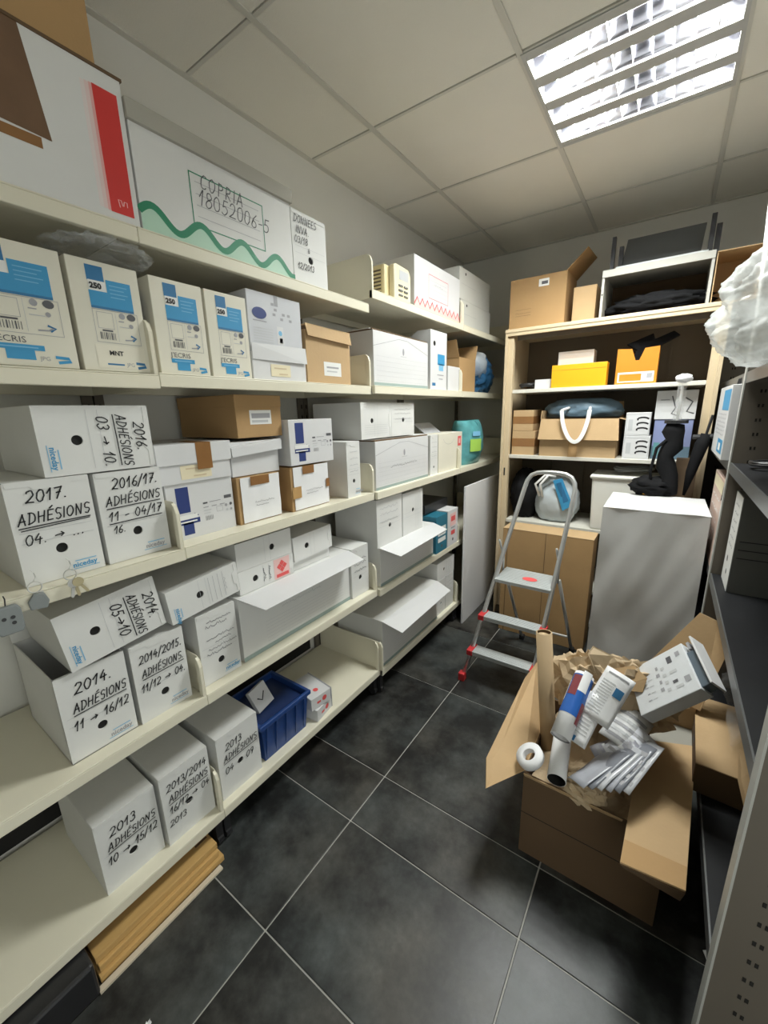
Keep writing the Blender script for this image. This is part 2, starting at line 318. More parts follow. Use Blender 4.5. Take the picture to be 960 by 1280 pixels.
# ------------------------------------------------------------------ ceiling light
def ceiling_light():
    x0, x1, y0, y1 = .975, 1.547, 1.634, 2.206
    t = thing('ceiling_light', 'recessed square ceiling light with four rows of bright louvres', 'ceiling light', (0, 0, 0))
    D = .045; zt = H+.06; n = 4; p = (y1-y0)/n
    f = MB()
    for a in ((x0-.013, x0, y0-.013, y1+.013), (x1, x1+.013, y0-.013, y1+.013), (x0, x1, y0-.013, y0), (x0, x1, y1, y1+.013)): f.box(*a, H-.004, zt, LAMPW)
    f.box(x0-.013, x1+.013, y0-.013, y1+.013, zt, zt+.005, LAMPW); f.build('housing', t)
    for k in range(n):
        ya = y0+k*p; c = ya+p*.5; hw = .046
        m = MB().box(x0, x1, ya, c-hw, H-.002, H+.01, LAMPW).box(x0, x1, c+hw, ya+p, H-.002, H+.01, LAMPW); m.build('divider_strip', t)
        # two sides of the mirror trough
        r = MB()
        for s in (-1, 1):
            pr = [(c+s*hw*(1-i/6), H+D-(hw*(1-i/6))**2/.048) for i in range(7)]
            r.add([(x, *q) for x in (x0, x1) for q in pr], [(i, i+1, 8+i, 7+i) if s < 0 else (i, 7+i, 8+i, i+1) for i in range(6)], REFL)
        r.build('reflector', t, smooth=True, solid=.001)
        b = MB().tube([(x0+.02, c, H+.036), (x1-.02, c, H+.036)], .006, TUBEE, n=10); b.build('lamp_tube', t, smooth=True)
        for i in range(1, 10):
            x = x0+(x1-x0)*i/10
            MB().prism([(c-hw*.96, H+.003), (c+hw*.96, H+.003), (c+hw*.72, H+.021), (c-hw*.72, H+.021)], x-.0012, x+.0012, BLADE).build('louvre_blade', t)
        ld = bpy.data.lights.new('tube_light', 'AREA'); ld.shape = 'RECTANGLE'; ld.size = x1-x0-.05; ld.size_y = .016; ld.energy = LAMP_W; ld.color = (.965, 1, .955)
        lo = bpy.data.objects.new('tube_light', ld); COL.objects.link(lo); lo.location = ((x0+x1)/2, c, H+.027); lo.parent = t
ceiling_light()
# ------------------------------------------------------------------ LEFT SHELVING
XS, LIP = .438, .035
BAYS = {'a': (-.40, .5545, XS, [1.857, 1.529, 1.068, .592, .147]), 'b': (.5555, 1.4545, XS, [1.857, 1.534, 1.07, .59, .147]),
        'c': (1.4555, 2.3545, .455, [1.911, 1.537, 1.07, .59, .147]), 'd': (2.3555, 3.25, .455, [1.911, 1.537, 1.07, .59, .147])}
def bay(key, label):
    y0, y1, xf, zs = BAYS[key]
    t = thing('shelving_unit', label, 'shelving unit', (0, y0, 0), 0, None)
    L = y1-y0
    for k, z in enumerate(zs):
        m = MB().box(.02, xf, 0, L, z-.004, z, SHELF).box(xf-.016, xf, 0, L, z-LIP, z-.004, SHELF).box(.02, .034, 0, L, z-LIP, z-.004, SHELF)
        m.build('shelf_board', t, bevel=.002)
        for y in (0, L):          # low end plates with a rounded front corner
            h = .13 if k < 4 else .155; s = 1 if y == 0 else -1
            if (k == 0 and key in 'ab') or (y == 0 and not (key == 'c' and k in (0, 4))): continue
            pr = [(.03, z-LIP), (xf, z-LIP), (xf, z+h-.03), (xf-.008, z+h-.01), (xf-.026, z+h), (.03, z+h)]
            m = MB().prism(pr, min(y, y+s*.0025), max(y, y+s*.0025), SHELF, 'y')
            m.prism([(xf-.018, z), (xf, z), (xf, z+h-.03), (xf-.008, z+h-.01), (xf-.018, z+h-.002)], min(y+s*.0025, y+s*.011), max(y+s*.0025, y+s*.011), SHELF, 'y')
            m.build('end_plate', t, bevel=.0015)
    for y in (.015, L-.015):
        MB().box(.003, .022, y-.013, y+.013, 0, 2.0, PANELG).build('upright', t)
        cf = MB().box(xf-.05, xf-.02, y-.012, y+.012, .03, .112, BLACK).build('caster_foot', t); MB().tube([(xf-.035, y-.010, .021), (xf-.035, y+.010, .021)], .021, BLACK, n=14).build('wheel', cf)
    if key in 'ab': MB().box(.001, .006, .06, L-.06, .152, .205, HOLE).build('rear_gap', t)
    m = MB()
    for z in [.25+.05*i for i in range(36)]:
        for y in (.015, L-.015): m.box(.0215, .0228, y-.003, y+.003, z, z+.018, HOLE)
    m.build('slot_row', t)['kind'] = 'stuff'
    return t
bay('a', 'cream metal shelving bay nearest the camera, holding the adhesion archive boxes')
bay('b', 'cream metal shelving bay with the blue plastic crate on its bottom shelf')
bay('c', 'cream metal shelving bay with higher top shelf, holding the yellowed plastic unit')
bay('d', 'farthest cream shelving bay, beside the beige cabinet, holding the turquoise packet')

def solid_box(mb, Wd, Ht, Dp, m): return mb.box(-Dp, 0, -Wd/2, Wd/2, 0, Ht, m)
def hole_front(mb, Wd, Ht, hu, hv, r, m, x=0):
    angs = sorted(set([2*PI*i/20 for i in range(20)]+[math.atan2(b-hv, a-hu) % (2*PI) for a in (-Wd/2, Wd/2) for b in (0, Ht)]))
    def edge(t):
        c, s = math.cos(t), math.sin(t); k = 1e9
        if c > 1e-9: k = min(k, (Wd/2-hu)/c)
        if c < -1e-9: k = min(k, (-Wd/2-hu)/c)
        if s > 1e-9: k = min(k, (Ht-hv)/s)
        if s < -1e-9: k = min(k, -hv/s)
        return (x, hu+c*k, hv+s*k)
    n = len(angs); ci = [(x, hu+r*math.cos(t), hv+r*math.sin(t)) for t in angs]
    mb.add(ci+[edge(t) for t in angs], [(i, n+i, n+(i+1) % n, (i+1) % n) for i in range(n)], m)
    mb.add(ci+[(x-.004, c[1], c[2]) for c in ci], [(i, (i+1) % n, n+(i+1) % n, n+i) for i in range(n)], m)
    mb.add([(x-.004, c[1], c[2]) for c in ci], [tuple(range(n))], HOLE)
def archive(y0, y1, z0, Ht, label, xf=.40, D=.30, lines=(), logo=True, hole=.31, roll=0, m=WHITE, open_top=False, group=None, extra=None, hr=.0115, name='archive_box', yaw=0, width=None, seam=True, fan=None):
    """upright filing box with a finger hole; roll turns it on its side (clockwise from the aisle)"""
    lying = abs(roll) > .8
    cyy = (y0+y1)/2
    if lying: Wd, h = Ht, (y1-y0)
    else: Wd, h = (y1-y0), Ht
    R = Matrix.Rotation(roll, 4, 'X'); c = Vector((xf, cyy, z0+(Ht/2 if lying else h/2)))
    loc = c-(R @ Vector((0, 0, h/2)))
    t = thing(name, label, 'archive box', loc, 0, group, rot=(roll, 0, yaw))
    mb = MB()
    e = .003
    if open_top:
        mb.box(-D, -.0002, -Wd/2, -Wd/2+e, 0, h, m).box(-D, -.0002, Wd/2-e, Wd/2, 0, h*1.0, m).box(-D, -D+e, -Wd/2, Wd/2, 0, h, m).box(-D, 0, -Wd/2, Wd/2, 0, e, m)
        mb.box(-.008, -.0045, -Wd/2, Wd/2, 0, h, m)
        mb.slab([(-D, -Wd/2, h), (-D, Wd/2, h), (-D-.05, Wd/2, h+.10), (-D-.05, -Wd/2, h+.10)], .003, m)
    else:
        mb.add([(-D, -Wd/2, 0), (-D, Wd/2, 0), (-D, Wd/2, h), (-D, -Wd/2, h), (0, -Wd/2, 0), (0, Wd/2, 0), (0, Wd/2, h), (0, -Wd/2, h)],
               [(0, 3, 2, 1), (0, 1, 5, 4), (3, 7, 6, 2), (0, 4, 7, 3), (1, 2, 6, 5)], m)
    hole_front(mb, Wd, h, 0, h*hole, hr, m)
    mb.build('body', t)
    if not open_top and seam:       # lid edge with its tuck tab folded over the front
        MB().box(-D+.01, .0015, -Wd/2+.001, Wd/2-.001, h, h+.0018, m).prism([(-Wd/2+.004, h), (-Wd/2+.004, h-.010), (-Wd*.22, h-.010), (-Wd*.17, h-.019), (Wd*.17, h-.019), (Wd*.22, h-.010), (Wd/2-.004, h-.010), (Wd/2-.004, h)], 0, .0012, m).build('lid', t)
    F = FX((.0006 if not seam else .0014, -Wd/2, 0)); F0 = FX((0, -Wd/2, 0))
    if logo:
        mb = MB(); mb.rect(F0, Wd*.55, Wd*.93, h*.055, h*.062, BLUEL); mb.rect(F0, Wd*.62, Wd*.9, h*.135, h*.145, BLUEL); mb.build('printed_line', t)
        text('niceday', F0, Wd*.58, h*.075, h*.072, logo if not isinstance(logo, bool) else BLUEP, t, bold=.0004)
    if lines or fan:
        mb = MB()
        for ln in lines:
            s, u, v, hh = ln[:4]; op = ln[4] if len(ln) > 4 else ''
            sp = 1.0; wtot = hwidth(s); fit = (Wd*(.965-u))/(wtot*h*hh)
            sp = min(1, fit); hh2 = h*hh
            if fit < 1: hh2 *= max(.8, fit**.4); sp = max(.45, fit/max(.8, fit**.4))
            L = hand(mb, F, s, Wd*u, h*v, hh2, sp=sp, rise=.03, w=max(.0023, hh2*.115))
            if '_' in op: mb.ribbon(F, [(Wd*u, h*v-hh2*.28), (Wd*u+L*.5, h*v-hh2*.2), (Wd*u+L*.98, h*v-hh2*.16)], .0026, INK)
            if '=' in op: mb.ribbon(F, [(Wd*u+.003, h*v-hh2*.5), (Wd*u+L*.97, h*v-hh2*.3)], .0022, INK)
        if fan: fan(mb, F, Wd, h)
        if mb.f: mb.build('handwriting', t)
    mb = MB()
    for v in (.42, .52): mb.rect(F0, Wd*.06, Wd*.94, h*v, h*v+.0009, LTINK)
    mb.build('ruled_line', t)
    if extra: extra(t, F0, Wd, h)
    return t
Z1, Z2, Z3, Z4, Z5 = 1.857, 1.531, 1.069, .591, .147
AD = 'ADHeSIONS'
# third shelf, first bay
archive(.218, .372, Z3, .228, 'white archive box marked 2017 ADHESIONS, on the shelf above the key rings', lines=[('2017.', .2, .80, .115), (AD, .07, .60, .115, '_='), ('04. > ...', .1, .40, .10)])
archive(.382, .537, Z3, .226, 'white archive box marked 2016/17 ADHESIONS, beside the upright end plate', lines=[('2016/17.', .22, .82, .115), (AD, .1, .64, .105, '_'), ('11 - 04/17', .1, .47, .10, '_'), ('16.', .14, .33, .08)], logo=GREYINK)
archive(.293, .527, 1.3005, .154, 'white archive box on its side marked 2016 ADHESIONS, lying on two upright boxes', roll=-PI/2, lines=[('2016.', .26, .84, .105), (AD, .14, .68, .10, '_'), ('03 > 10.', .16, .5, .105)])
# fourth shelf
archive(.221, .374, Z4, .238, 'open-topped white archive box marked 2014 ADHESIONS 11 to 16/12', xf=.395, open_top=True, lines=[('2014.', .22, .76, .12), (AD, .16, .56, .115, '_'), ('11 > 16/12', .12, .36, .115)], hole=.27, logo=GREYINK)
archive(.384, .530, Z4, .236, 'white archive box marked 2014/2015, right of the open-topped box', xf=.40, lines=[('2014/2015.', .12, .76, .115), (AD+'.', .14, .58, .105, '_'), ('11/12 > 04.', .08, .40, .105)], hole=.27, logo=GREYINK)
archive(.250, .478, .846, .150, 'tilted white archive box marked 2014 ADHESIONS 05 to 10, lying across two boxes', xf=.405, D=.30, roll=-PI/2+.11, lines=[('2014.', .24, .84, .115), (AD, .16, .68, .105, '_'), ('05>10', .2, .5, .115)])
def ruled(mb, F, Wd, h):
    for v in (.56, .63, .70, .77): mb.ribbon(F, [(Wd*.1, h*v), (Wd*.9, h*v)], .0012, GREYINK)
    scribble(mb, F, Wd*.3, h*.78, Wd*.4, h*.03, .0012, GREYINK)
archive(.500, .730, .852, .103, 'tilted narrow white archive box with ruled lines and no writing', xf=.405, D=.29, roll=-PI/2+.09, fan=ruled, hole=.42)
def l5(mb, F, Wd, h):
    for v, a, b in ((.86, .25, .85), (.79, .2, .75), (.62, .2, .9), (.55, .4, .8), (.47, .2, .95), (.40, .15, .8)): scribble(mb, F, Wd*a, h*v, Wd*(b-a), h*.045, .0018, INKSOFT)
archive(.572, .708, Z4, .240, 'white archive box covered in thin handwriting, left of the flap box', xf=.40, fan=l5, hole=.27)
# bottom shelf
archive(.226, .382, Z5, .232, 'white archive box marked 2013 ADHESIONS 10 to 15/12, on the bottom shelf', lines=[('2013', .2, .74, .115), (AD, .14, .57, .105, '_'), ('10 > 15/12', .1, .38, .115)], logo=False, hole=.33, xf=.392)
archive(.391, .545, Z5, .245, 'white bottom-shelf archive box marked 2013/2014, middle of the three', lines=[('2013/2014', .1, .76, .105), (AD, .12, .6, .10, '_'), ('16/12 > 04', .1, .44, .10), ('2013', .06, .26, .085)], logo=False, hole=.42, xf=.405)
archive(.572, .735, Z5, .243, 'white archive box marked 2013, pushed against the blue crate', lines=[('2013', .18, .74, .105), (AD, .12, .58, .10, '_'), ('04 > 09', .12, .38, .10)], logo=False, hole=.42, xf=.41)
# top shelf
archive(1.060, 1.222, Z1, .212, 'white archive box marked DONNEES, at the end of the top shelf', xf=.425, D=.26, logo=False, hole=.37, lines=[('DONNEES', .06, .84, .10), ('INVA.', .1, .70, .10), ('03/18', .05, .56, .095), ('a', .42, .465, .075), ('12/2013', .1, .2, .085)])
def m11(mb, F, Wd, h):
    for v in (.82, .70, .58, .47): scribble(mb, F, Wd*.2, h*v, Wd*.6, h*.03, .0012, GREYINK)
archive(1.290, 1.378, Z3, .236, 'slim white archive box standing beside the tape-sealed white parcel', xf=.42, D=.28, fan=m11, logo=GREYINK, hole=.3, hr=.009)
archive(.745, .985, .9145, .098, 'white archive box on its side, upper of the pair under the taped parcels', xf=.385, D=.26, roll=PI/2, hole=.38, logo=False)
def haz(t, F, Wd, h):
    mb = MB(); mb.rect(F, Wd*.04, Wd*.96, h*.62, h*.93, PINK)
    for a_, b_ in ((0, 1), (1, 0), (0, -1), (-1, 0)): mb.disc((F[0]+F[3]*.0005, *F[1:]), Wd*.42+.0125*a_, h*.775+.0125*b_, .0115, REDS, 4)
    mb.rect((F[0]+F[3]*.0005, *F[1:]), Wd*.75, Wd*.9, h*.66, h*.90, REDS)
    mb.build('warning_label', t); mb = MB(); scribble(mb, F, Wd*.2, h*.42, Wd*.6, h*.05, .003, INKSOFT); scribble(mb, F, Wd*.2, h*.52, Wd*.6, h*.04, .003, INKSOFT); mb.build('printed_marks', t)
archive(.745, .985, .8305, .083, 'white archive box on its side with red diamond label, under another box', xf=.385, D=.26, roll=-PI/2, hole=.28, logo=False, extra=haz)
archive(.990, 1.200, .8735, .098, 'white archive box on its side with no writing, right of the red diamond box', xf=.39, D=.26, roll=-PI/2+.03, hole=.33, logo=False)
def l8(mb, F, Wd, h):
    for v in (.64, .52, .74): scribble(mb, F, Wd*.15, h*v, Wd*.7, h*.06, .002, INKSOFT)
archive(1.306, 1.432, Z4, .236, 'white archive box with heavy scribbles, right of the flap box by the end plate', xf=.405, D=.28, fan=l8, logo=False, hole=.37)
# third bay archive boxes
def faint(mb, F, Wd, h):
    for k in range(5): mb.ribbon(F, [(Wd*(.62+.06*k), h*.1), (Wd*(.62+.06*k), h*.85)], .001, LTINK)
def faint2(mb, F, Wd, h):
    for v in (.78, .66, .5): scribble(mb, F, Wd*.12, h*v, Wd*.7, h*.06, .0014, GREYINK)
archive(1.402, 1.635, Z3+.240, .158, 'white archive box on its side with clean front, atop the big envelope box', xf=.415, D=.28, roll=-PI/2, hole=.35, logo=False, fan=faint, yaw=0)
archive(1.640, 1.850, Z3+.240, .158, 'white archive box with scribbled front, atop the big envelope box', xf=.415, D=.28, hole=.48, logo=False, fan=faint2, seam=False)
archive(1.470, 1.690, Z4+.200, .235, 'white archive box with faint print, left of two under the third shelf', xf=.435, D=.26, hole=.40, logo=False, fan=faint2, seam=False)
archive(1.698, 1.905, Z4+.200, .225, 'white archive box with hole near its right, right of two under third shelf', xf=.435, D=.26, hole=.55, logo=False, fan=faint, seam=False)
archive(2.100, 2.335, Z5+.235, .115, 'white archive box on its side, upper one beside lowest flap box', xf=.43, D=.26, roll=-PI/2, hole=.4, logo=False, fan=faint2)
archive(2.098, 2.215, Z5, .232, 'white archive box standing next to the lowest flap box', xf=.43, D=.26, hole=.3, logo=False, fan=faint2, hr=.009)
archive(2.222, 2.335, Z5, .232, 'white archive box standing at the end of the lowest shelf', xf=.43, D=.26, hole=.45, logo=False, fan=faint2, hr=.009)
archive(2.000, 2.090, Z3, .222, 'slim white archive box between the envelope box and the cream box', xf=.43, D=.26, hole=.2, logo=False, fan=m11, hr=.008)

# ------------------------------------------------------------------ other boxes on the left shelves
def carton(name, label, y0, y1, z0, Ht, m, xf=.40, D=.30, cat='box', group=None, roll=0, yaw=0, lid=0, flaps=0, bevel=.0015):
    t = thing(name, label, cat, (xf, (y0+y1)/2, z0), 0, group, rot=(roll, 0, yaw)); Wd = y1-y0
    if lid:
        MB().box(-D, 0, -Wd/2, Wd/2, 0, Ht-.004, m).build('body', t, bevel=bevel)
        MB().box(-D-.004, .005, -Wd/2-.005, Wd/2+.005, Ht-lid, Ht, m).build('lid', t, bevel=bevel)
    else: MB().box(-D, 0, -Wd/2, Wd/2, 0, Ht, m).build('body', t, bevel=bevel)
    if flaps: MB().box(-D+.005, -.005, -.0015, .0015, Ht, Ht+.0006, HOLE).build('flap_seam', t)
    return t, FX((0, -Wd/2, 0)), Wd
carton('flat_box', 'flat white box lying under the unmarked box on its side', .992, 1.20, .8305, .042, WHITE, xf=.375, D=.25)
# top shelf, first bay: big white carton with red stripe and brown carton on it
t, F, Wd = carton('large_carton', 'large white carton with red stripe and brown tape, top shelf', -.10, .568, Z1, .284, WHITE, xf=.43, D=.36)
mb = MB(); x1 = Wd
for i in range(12): pass
mb.rect(F, x1-.060, x1-.012, .016, .250, REDP); mb.build('red_stripe', t)
gm = mat('soft_red_fade', (.76, .40, .38), .6, var=.04)
mb = MB().rect(F, x1-.066, x1-.060, .017, .249, gm).rect(F, x1-.074, x1-.066, .018, .248, mat('faint_red_fade', (.77, .60, .58), .6, var=.04)).rect(F, x1-.082, x1-.074, .019, .247, mat('palest_red_fade', (.77, .69, .67), .6, var=.04)); mb.build('stripe_edge', t)
MB().add([F[0]+F[1]*a+F[2]*b+F[3]*.0007 for a, b in ((x1-.285, .112), (x1-.152, .105), (x1-.175, .282), (x1-.28, .282))], [(0, 1, 2, 3)], TAPE2).rect(F, x1-.44, x1-.286, .135, .282, TAPE).rect(F, x1-.38, x1-.17, .085, .104, TAPE).build('brown_tape', t)
MB().rect(F, x1-.60, x1-.36, .15, .20, REDP).build('red_print', t)
mb = MB()
mb.ribbon(F, [(x1-.040, .030), (x1-.042, .044), (x1-.036, .044), (x1-.034, .034)], .0018, PINK); mb.ribbon(F, [(x1-.032, .034), (x1-.03, .043), (x1-.024, .043), (x1-.024, .034)], .0018, PINK); mb.build('small_print', t)
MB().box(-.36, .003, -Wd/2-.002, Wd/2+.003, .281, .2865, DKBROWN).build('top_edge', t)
t, F, Wd = carton('carton', 'brown carton on top of the red-striped white carton', .12, .522, Z1+.2875, .30, BROWN, xf=.43, D=.34)
MB().rect(F, Wd-.15, Wd-.105, .105, .145, LABELW).build('shipping_label', t)
# archive chest with green wave
t, F, Wd = carton('storage_chest', 'wide white storage box with shade-greyed lid and green wave print', .574, 1.054, Z1, .252, WHITE, xf=.428, D=.36)
MB().box(-.366, .010, -Wd/2-.005, Wd/2+.005, .218, .258, mat('shaded_lid_card', (.40, .385, .33), .7, var=.05)).build('lid', t, bevel=.002)  # shade on the lid's face is put into its grey
wv = lambda a: .040+.020*math.sin((a-.02)*2*PI/.128+1.2)-.012*(a/Wd)
mb = MB()
n = 72; pa = [(Wd*i/n, wv(Wd*i/n)) for i in range(n+1)]
o_, u_, v_, n_ = F
mb.add([o_+u_*a+v_*b+n_*.0006 for a, b in pa]+[o_+u_*a+v_*.002+n_*.0006 for a, b in pa], [(i, i+1, n+2+i, n+1+i) for i in range(n)], GREENL)
mb.ribbon(F, pa, .016, GREENP, .001); mb.build('wave_print', t)
mb = MB(); mb.frame(F, .135, .368, .052, .175, .0028, GREENP)
for b in (.155, .128, .102, .076): mb.rect(F, .15, .352, b, b+.0012, GREYINK)
mb.build('label_frame', t)
mb = MB(); hand(mb, F, 'COPRIA', .165, .146, .032, w=.0026, rise=.0, m=INKSOFT, sp=1.1); hand(mb, F, '18052006-5', .155, .106, .036, w=.0026, rise=0, m=INKSOFT, sp=1.0); mb.build('handwriting', t)
# second shelf: envelope boxes
def env_box(y0, y1, label, mnt=False, xf=.42, Ht=.232):
    t, F, Wd = carton('envelope_box', label, y0, y1, Z2+.0005, Ht, CREAMBOX, xf=xf, D=.33)
    w, h = Wd, Ht; k = min(1, Wd/.15); mb = MB()
    a0 = w*.24
    mb.rect(F, a0, a0+w*.24, h*.82, h*.955, BLUED); mb.rect(F, a0, w*.86, h*.60, h*.735, BLUEP); mb.rect(F, a0+w*.26, w*.86, h*.735, h*.85, BLUEP)
    mb.rect(F, a0, w*.86, h*.578, h*.60, BLUED)
    for i in range(4): mb.rect((F[0]+F[3]*.0003, *F[1:]), a0+w*.3, w*(.8-.05*(i % 2)), h*(.80-.035*i), h*(.808-.035*i), BLUEL)
    mb.build('blue_panel', t)
    MB().rect((F[0]+F[3]*.0004, *F[1:]), a0+w*.01, a0+w*.25, h*.735, h*.825, LABELW).build('number_label', t)
    text('250', (F[0]+F[3]*.0012, *F[1:]), a0+w*.02, h*.755, h*.068, INK, t, bold=.0008)
    mb = MB(); mb.frame(F, a0, w*.9, h*.27, h*.572, .0009, GREYINK); mb.rect(F, a0+w*.32, a0+w*.32+.0008, h*.29, h*.56, LTINK); mb.frame(F, a0+w*.05, a0+w*.28, h*.40, h*.55, .0008, GREYINK)
    for i in range(9): mb.rect(F, a0+w*(.06+.026*i), a0+w*(.06+.026*i)+.0012+.0012*(i % 3 == 0), h*.30, h*.365, INKSOFT)
    mb.rect(F, a0+w*.10, a0+w*.25, h*.375, h*.39, INKSOFT); mb.disc(F, w*.66, h*.535, .007*k, GREYINK, 10); mb.disc(F, w*.80, h*.535, .010*k, INKSOFT, 12, .008*k); mb.disc(F, w*.78, h*.45, .005, GREYINK, 8)
    mb.rect(F, w*.60, w*.68, h*.48, h*.49, GREYINK); mb.rect(F, w*.60, w*.75, h*.43, h*.437, LTINK); mb.build('printed_panel', t)
    mb = MB(); mb.ribbon(F, [(w*.66, h*.31), (w*.76, h*.315), (w*.80, h*.335)], .003, GREYINK); mb.ribbon(F, [(w*.76, h*.355), (w*.83, h*.335), (w*.78, h*.31)], .004, BLUED)
    mb.ribbon(F, [(w*.78, h*.09), (w*.90, h*.085), (w*.92, h*.06), (w*.80, h*.045)], .006, BLUEP if not mnt else BLUED)
    mb.build('logo_mark', t); text('JPG', F, w*.62, h*.055, h*.05, GREYINK, t)
    if not mnt:
        text("J'ECRIS", F, a0-w*.02, h*.195, h*.072, INKSOFT, t, sx=min(1.1, w*.50/(h*.072*3.6)))
        MB().rect(F, a0-w*.02, a0+w*.44, h*.135, h*.18, BLUEP).rect(F, a0+w*.08, a0+w*.34, h*.055, h*.136, BLUEP).rect((F[0]+F[3]*.0004, *F[1:]), a0+w*.04, a0+w*.38, h*.152, h*.162, BLUEL).build('blue_banner', t)
    else:
        MB().rect(F, w*.2, w*.93, h*.035, h*.25, mat('pale_label', (.78, .74, .62), .6, var=.04)).build('plain_label', t)
        text('MNT', (F[0]+F[3]*.0005, *F[1:]), w*.38, h*.155, h*.06, INK, t, bold=.0004); MB().rect((F[0]+F[3]*.0005, *F[1:]), w*.33, w*.58, h*.06, h*.075, BLUED).build('blue_bar', t)
    return t
env_box(.214, .392, 'wide cream and blue envelope box at the left end of its shelf')
env_box(.402, .546, 'cream and blue envelope box with a plain MNT label', mnt=True)
env_box(.572, .711, 'cream and blue envelope box just right of the end plate')
env_box(.719, .853, 'cream and blue envelope box beside the grey printed carton')
tag(MB().box(.14, .40, .5475, .5515, Z2+.131, Z2+.20, NAVY).box(.14, .4005, .5475, .5515, Z2+.0006, Z2+.131, NAVY).build('file_folder', bevel=.0005), 'thin navy folder slipped between envelope box and end plate', 'folder')
# crumpled clear film on the MNT box
def crumple(name, c, R, amp, sc, seed, m, nu=40, nv=26, squash=None, smooth=True, ridge=True, parent=None, solid=0):
    c = Vector(c)
    def fn(u, v):
        th, ph = 2*PI*u, PI*v
        d = Vector((math.cos(th)*math.sin(ph), math.sin(th)*math.sin(ph), math.cos(ph)))
        q = d*sc+Vector((seed*3.1, seed*1.7, seed*.9))
        k = noise.fractal(q, 1.0, 2.1, 4) if not ridge else (1-2*abs(noise.noise(q)))*.7+(1-2*abs(noise.noise(q*2.3)))*.35
        r = 1+amp*k
        p = Vector((d.x*R[0], d.y*R[1], d.z*R[2]))*r
        if squash: p = squash(p, d)
        return tuple(p)
    o = MB().grid(fn, nu, nv, m).build(name, parent, smooth=smooth, solid=solid); o.location = c; return o
tag(crumple('plastic_film', (.37, .492, Z2+.262), (.07, .075, .022), .6, 4.2, 4, CLEARF, 46, 30, smooth=False), 'crumpled clear plastic film lying on the MNT envelope box', 'plastic film')
# tall grey carton with lid flap
t, F, Wd = carton('tall_carton', 'tall grey printed carton with white lower tray on second shelf', .866, 1.088, Z2+.004, .262, GREYCARD, xf=.41, D=.28)
MB().box(-.285, .006, -Wd/2-.004, Wd/2+.004, -.003, .082, WHITE2).build('tray', t, bevel=.002)
MB().slab([(.007, -Wd/2-.003, .108), (.007, -Wd/2-.003, .060), (.013, Wd/2+.004, .060), (.008, Wd/2+.004, .112)][::-1], .002, WHITE2).build('tray_flap', t)
mb = MB(); mb.disc(F, Wd*.2, .20, .028, NAVY, 20, .017); mb.rect(F, Wd*.08, Wd*.32, .176, .179, GREYINK)
for i in range(8): mb.rect(F, Wd*.07, Wd*.42, .155-.008*i, .157-.008*i, LTINK)
for a, b in ((.42, .23), (.47, .215), (.44, .2), (.62, .205), (.72, .205), (.58, .19), (.75, .19)): mb.rect(F, Wd*a, Wd*a+.012, b, b+.008, GREYINK)
mb.rect(F, Wd*.5, Wd*.62, .115, .17, WHITE2); mb.disc(F, Wd*.56, .15, .008, BLUEL); mb.rect(F, Wd*.54, Wd*.6, .12, .135, LTINK); mb.rect(F, Wd*.48, Wd*.55, .23, .262, GREYINK); mb.build('printed_panel', t)
MB().rect(FX((.0067, -Wd/2, 0)), Wd*.3, Wd*.68, .012, .05, LABELY).rect(FX((.0071, -Wd/2, 0)), Wd*.36, Wd*.6, .036, .04, BEIGE).rect(FX((.0071, -Wd/2, 0)), Wd*.45, Wd*.62, .018, .022, BEIGE).build('yellowed_label', t)
# small brown carton with tuck lid
t, F, Wd = carton('small_carton', 'small brown carton with lifted lid and white label', 1.100, 1.345, Z2+.0045, .180, KRAFT, xf=.415, D=.24)
MB().slab([(.002, -Wd/2, .20), (.012, -Wd/2+.002, .158), (.012, Wd/2-.002, .150), (.002, Wd/2, .195)], .002, KRAFT).box(-.24, .003, -Wd/2, Wd/2, .192, .197, KRAFT).build('lid', t)
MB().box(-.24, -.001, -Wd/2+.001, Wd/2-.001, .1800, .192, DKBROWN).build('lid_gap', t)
MB().rect(F, Wd*.36, Wd*.76, .028, .078, LABELW).rect((F[0]+F[3]*.0004, *F[1:]), Wd*.42, Wd*.7, .056, .062, GREYINK).rect((F[0]+F[3]*.0004, *F[1:]), Wd*.42, Wd*.66, .042, .047, LTINK).build('white_label', t)
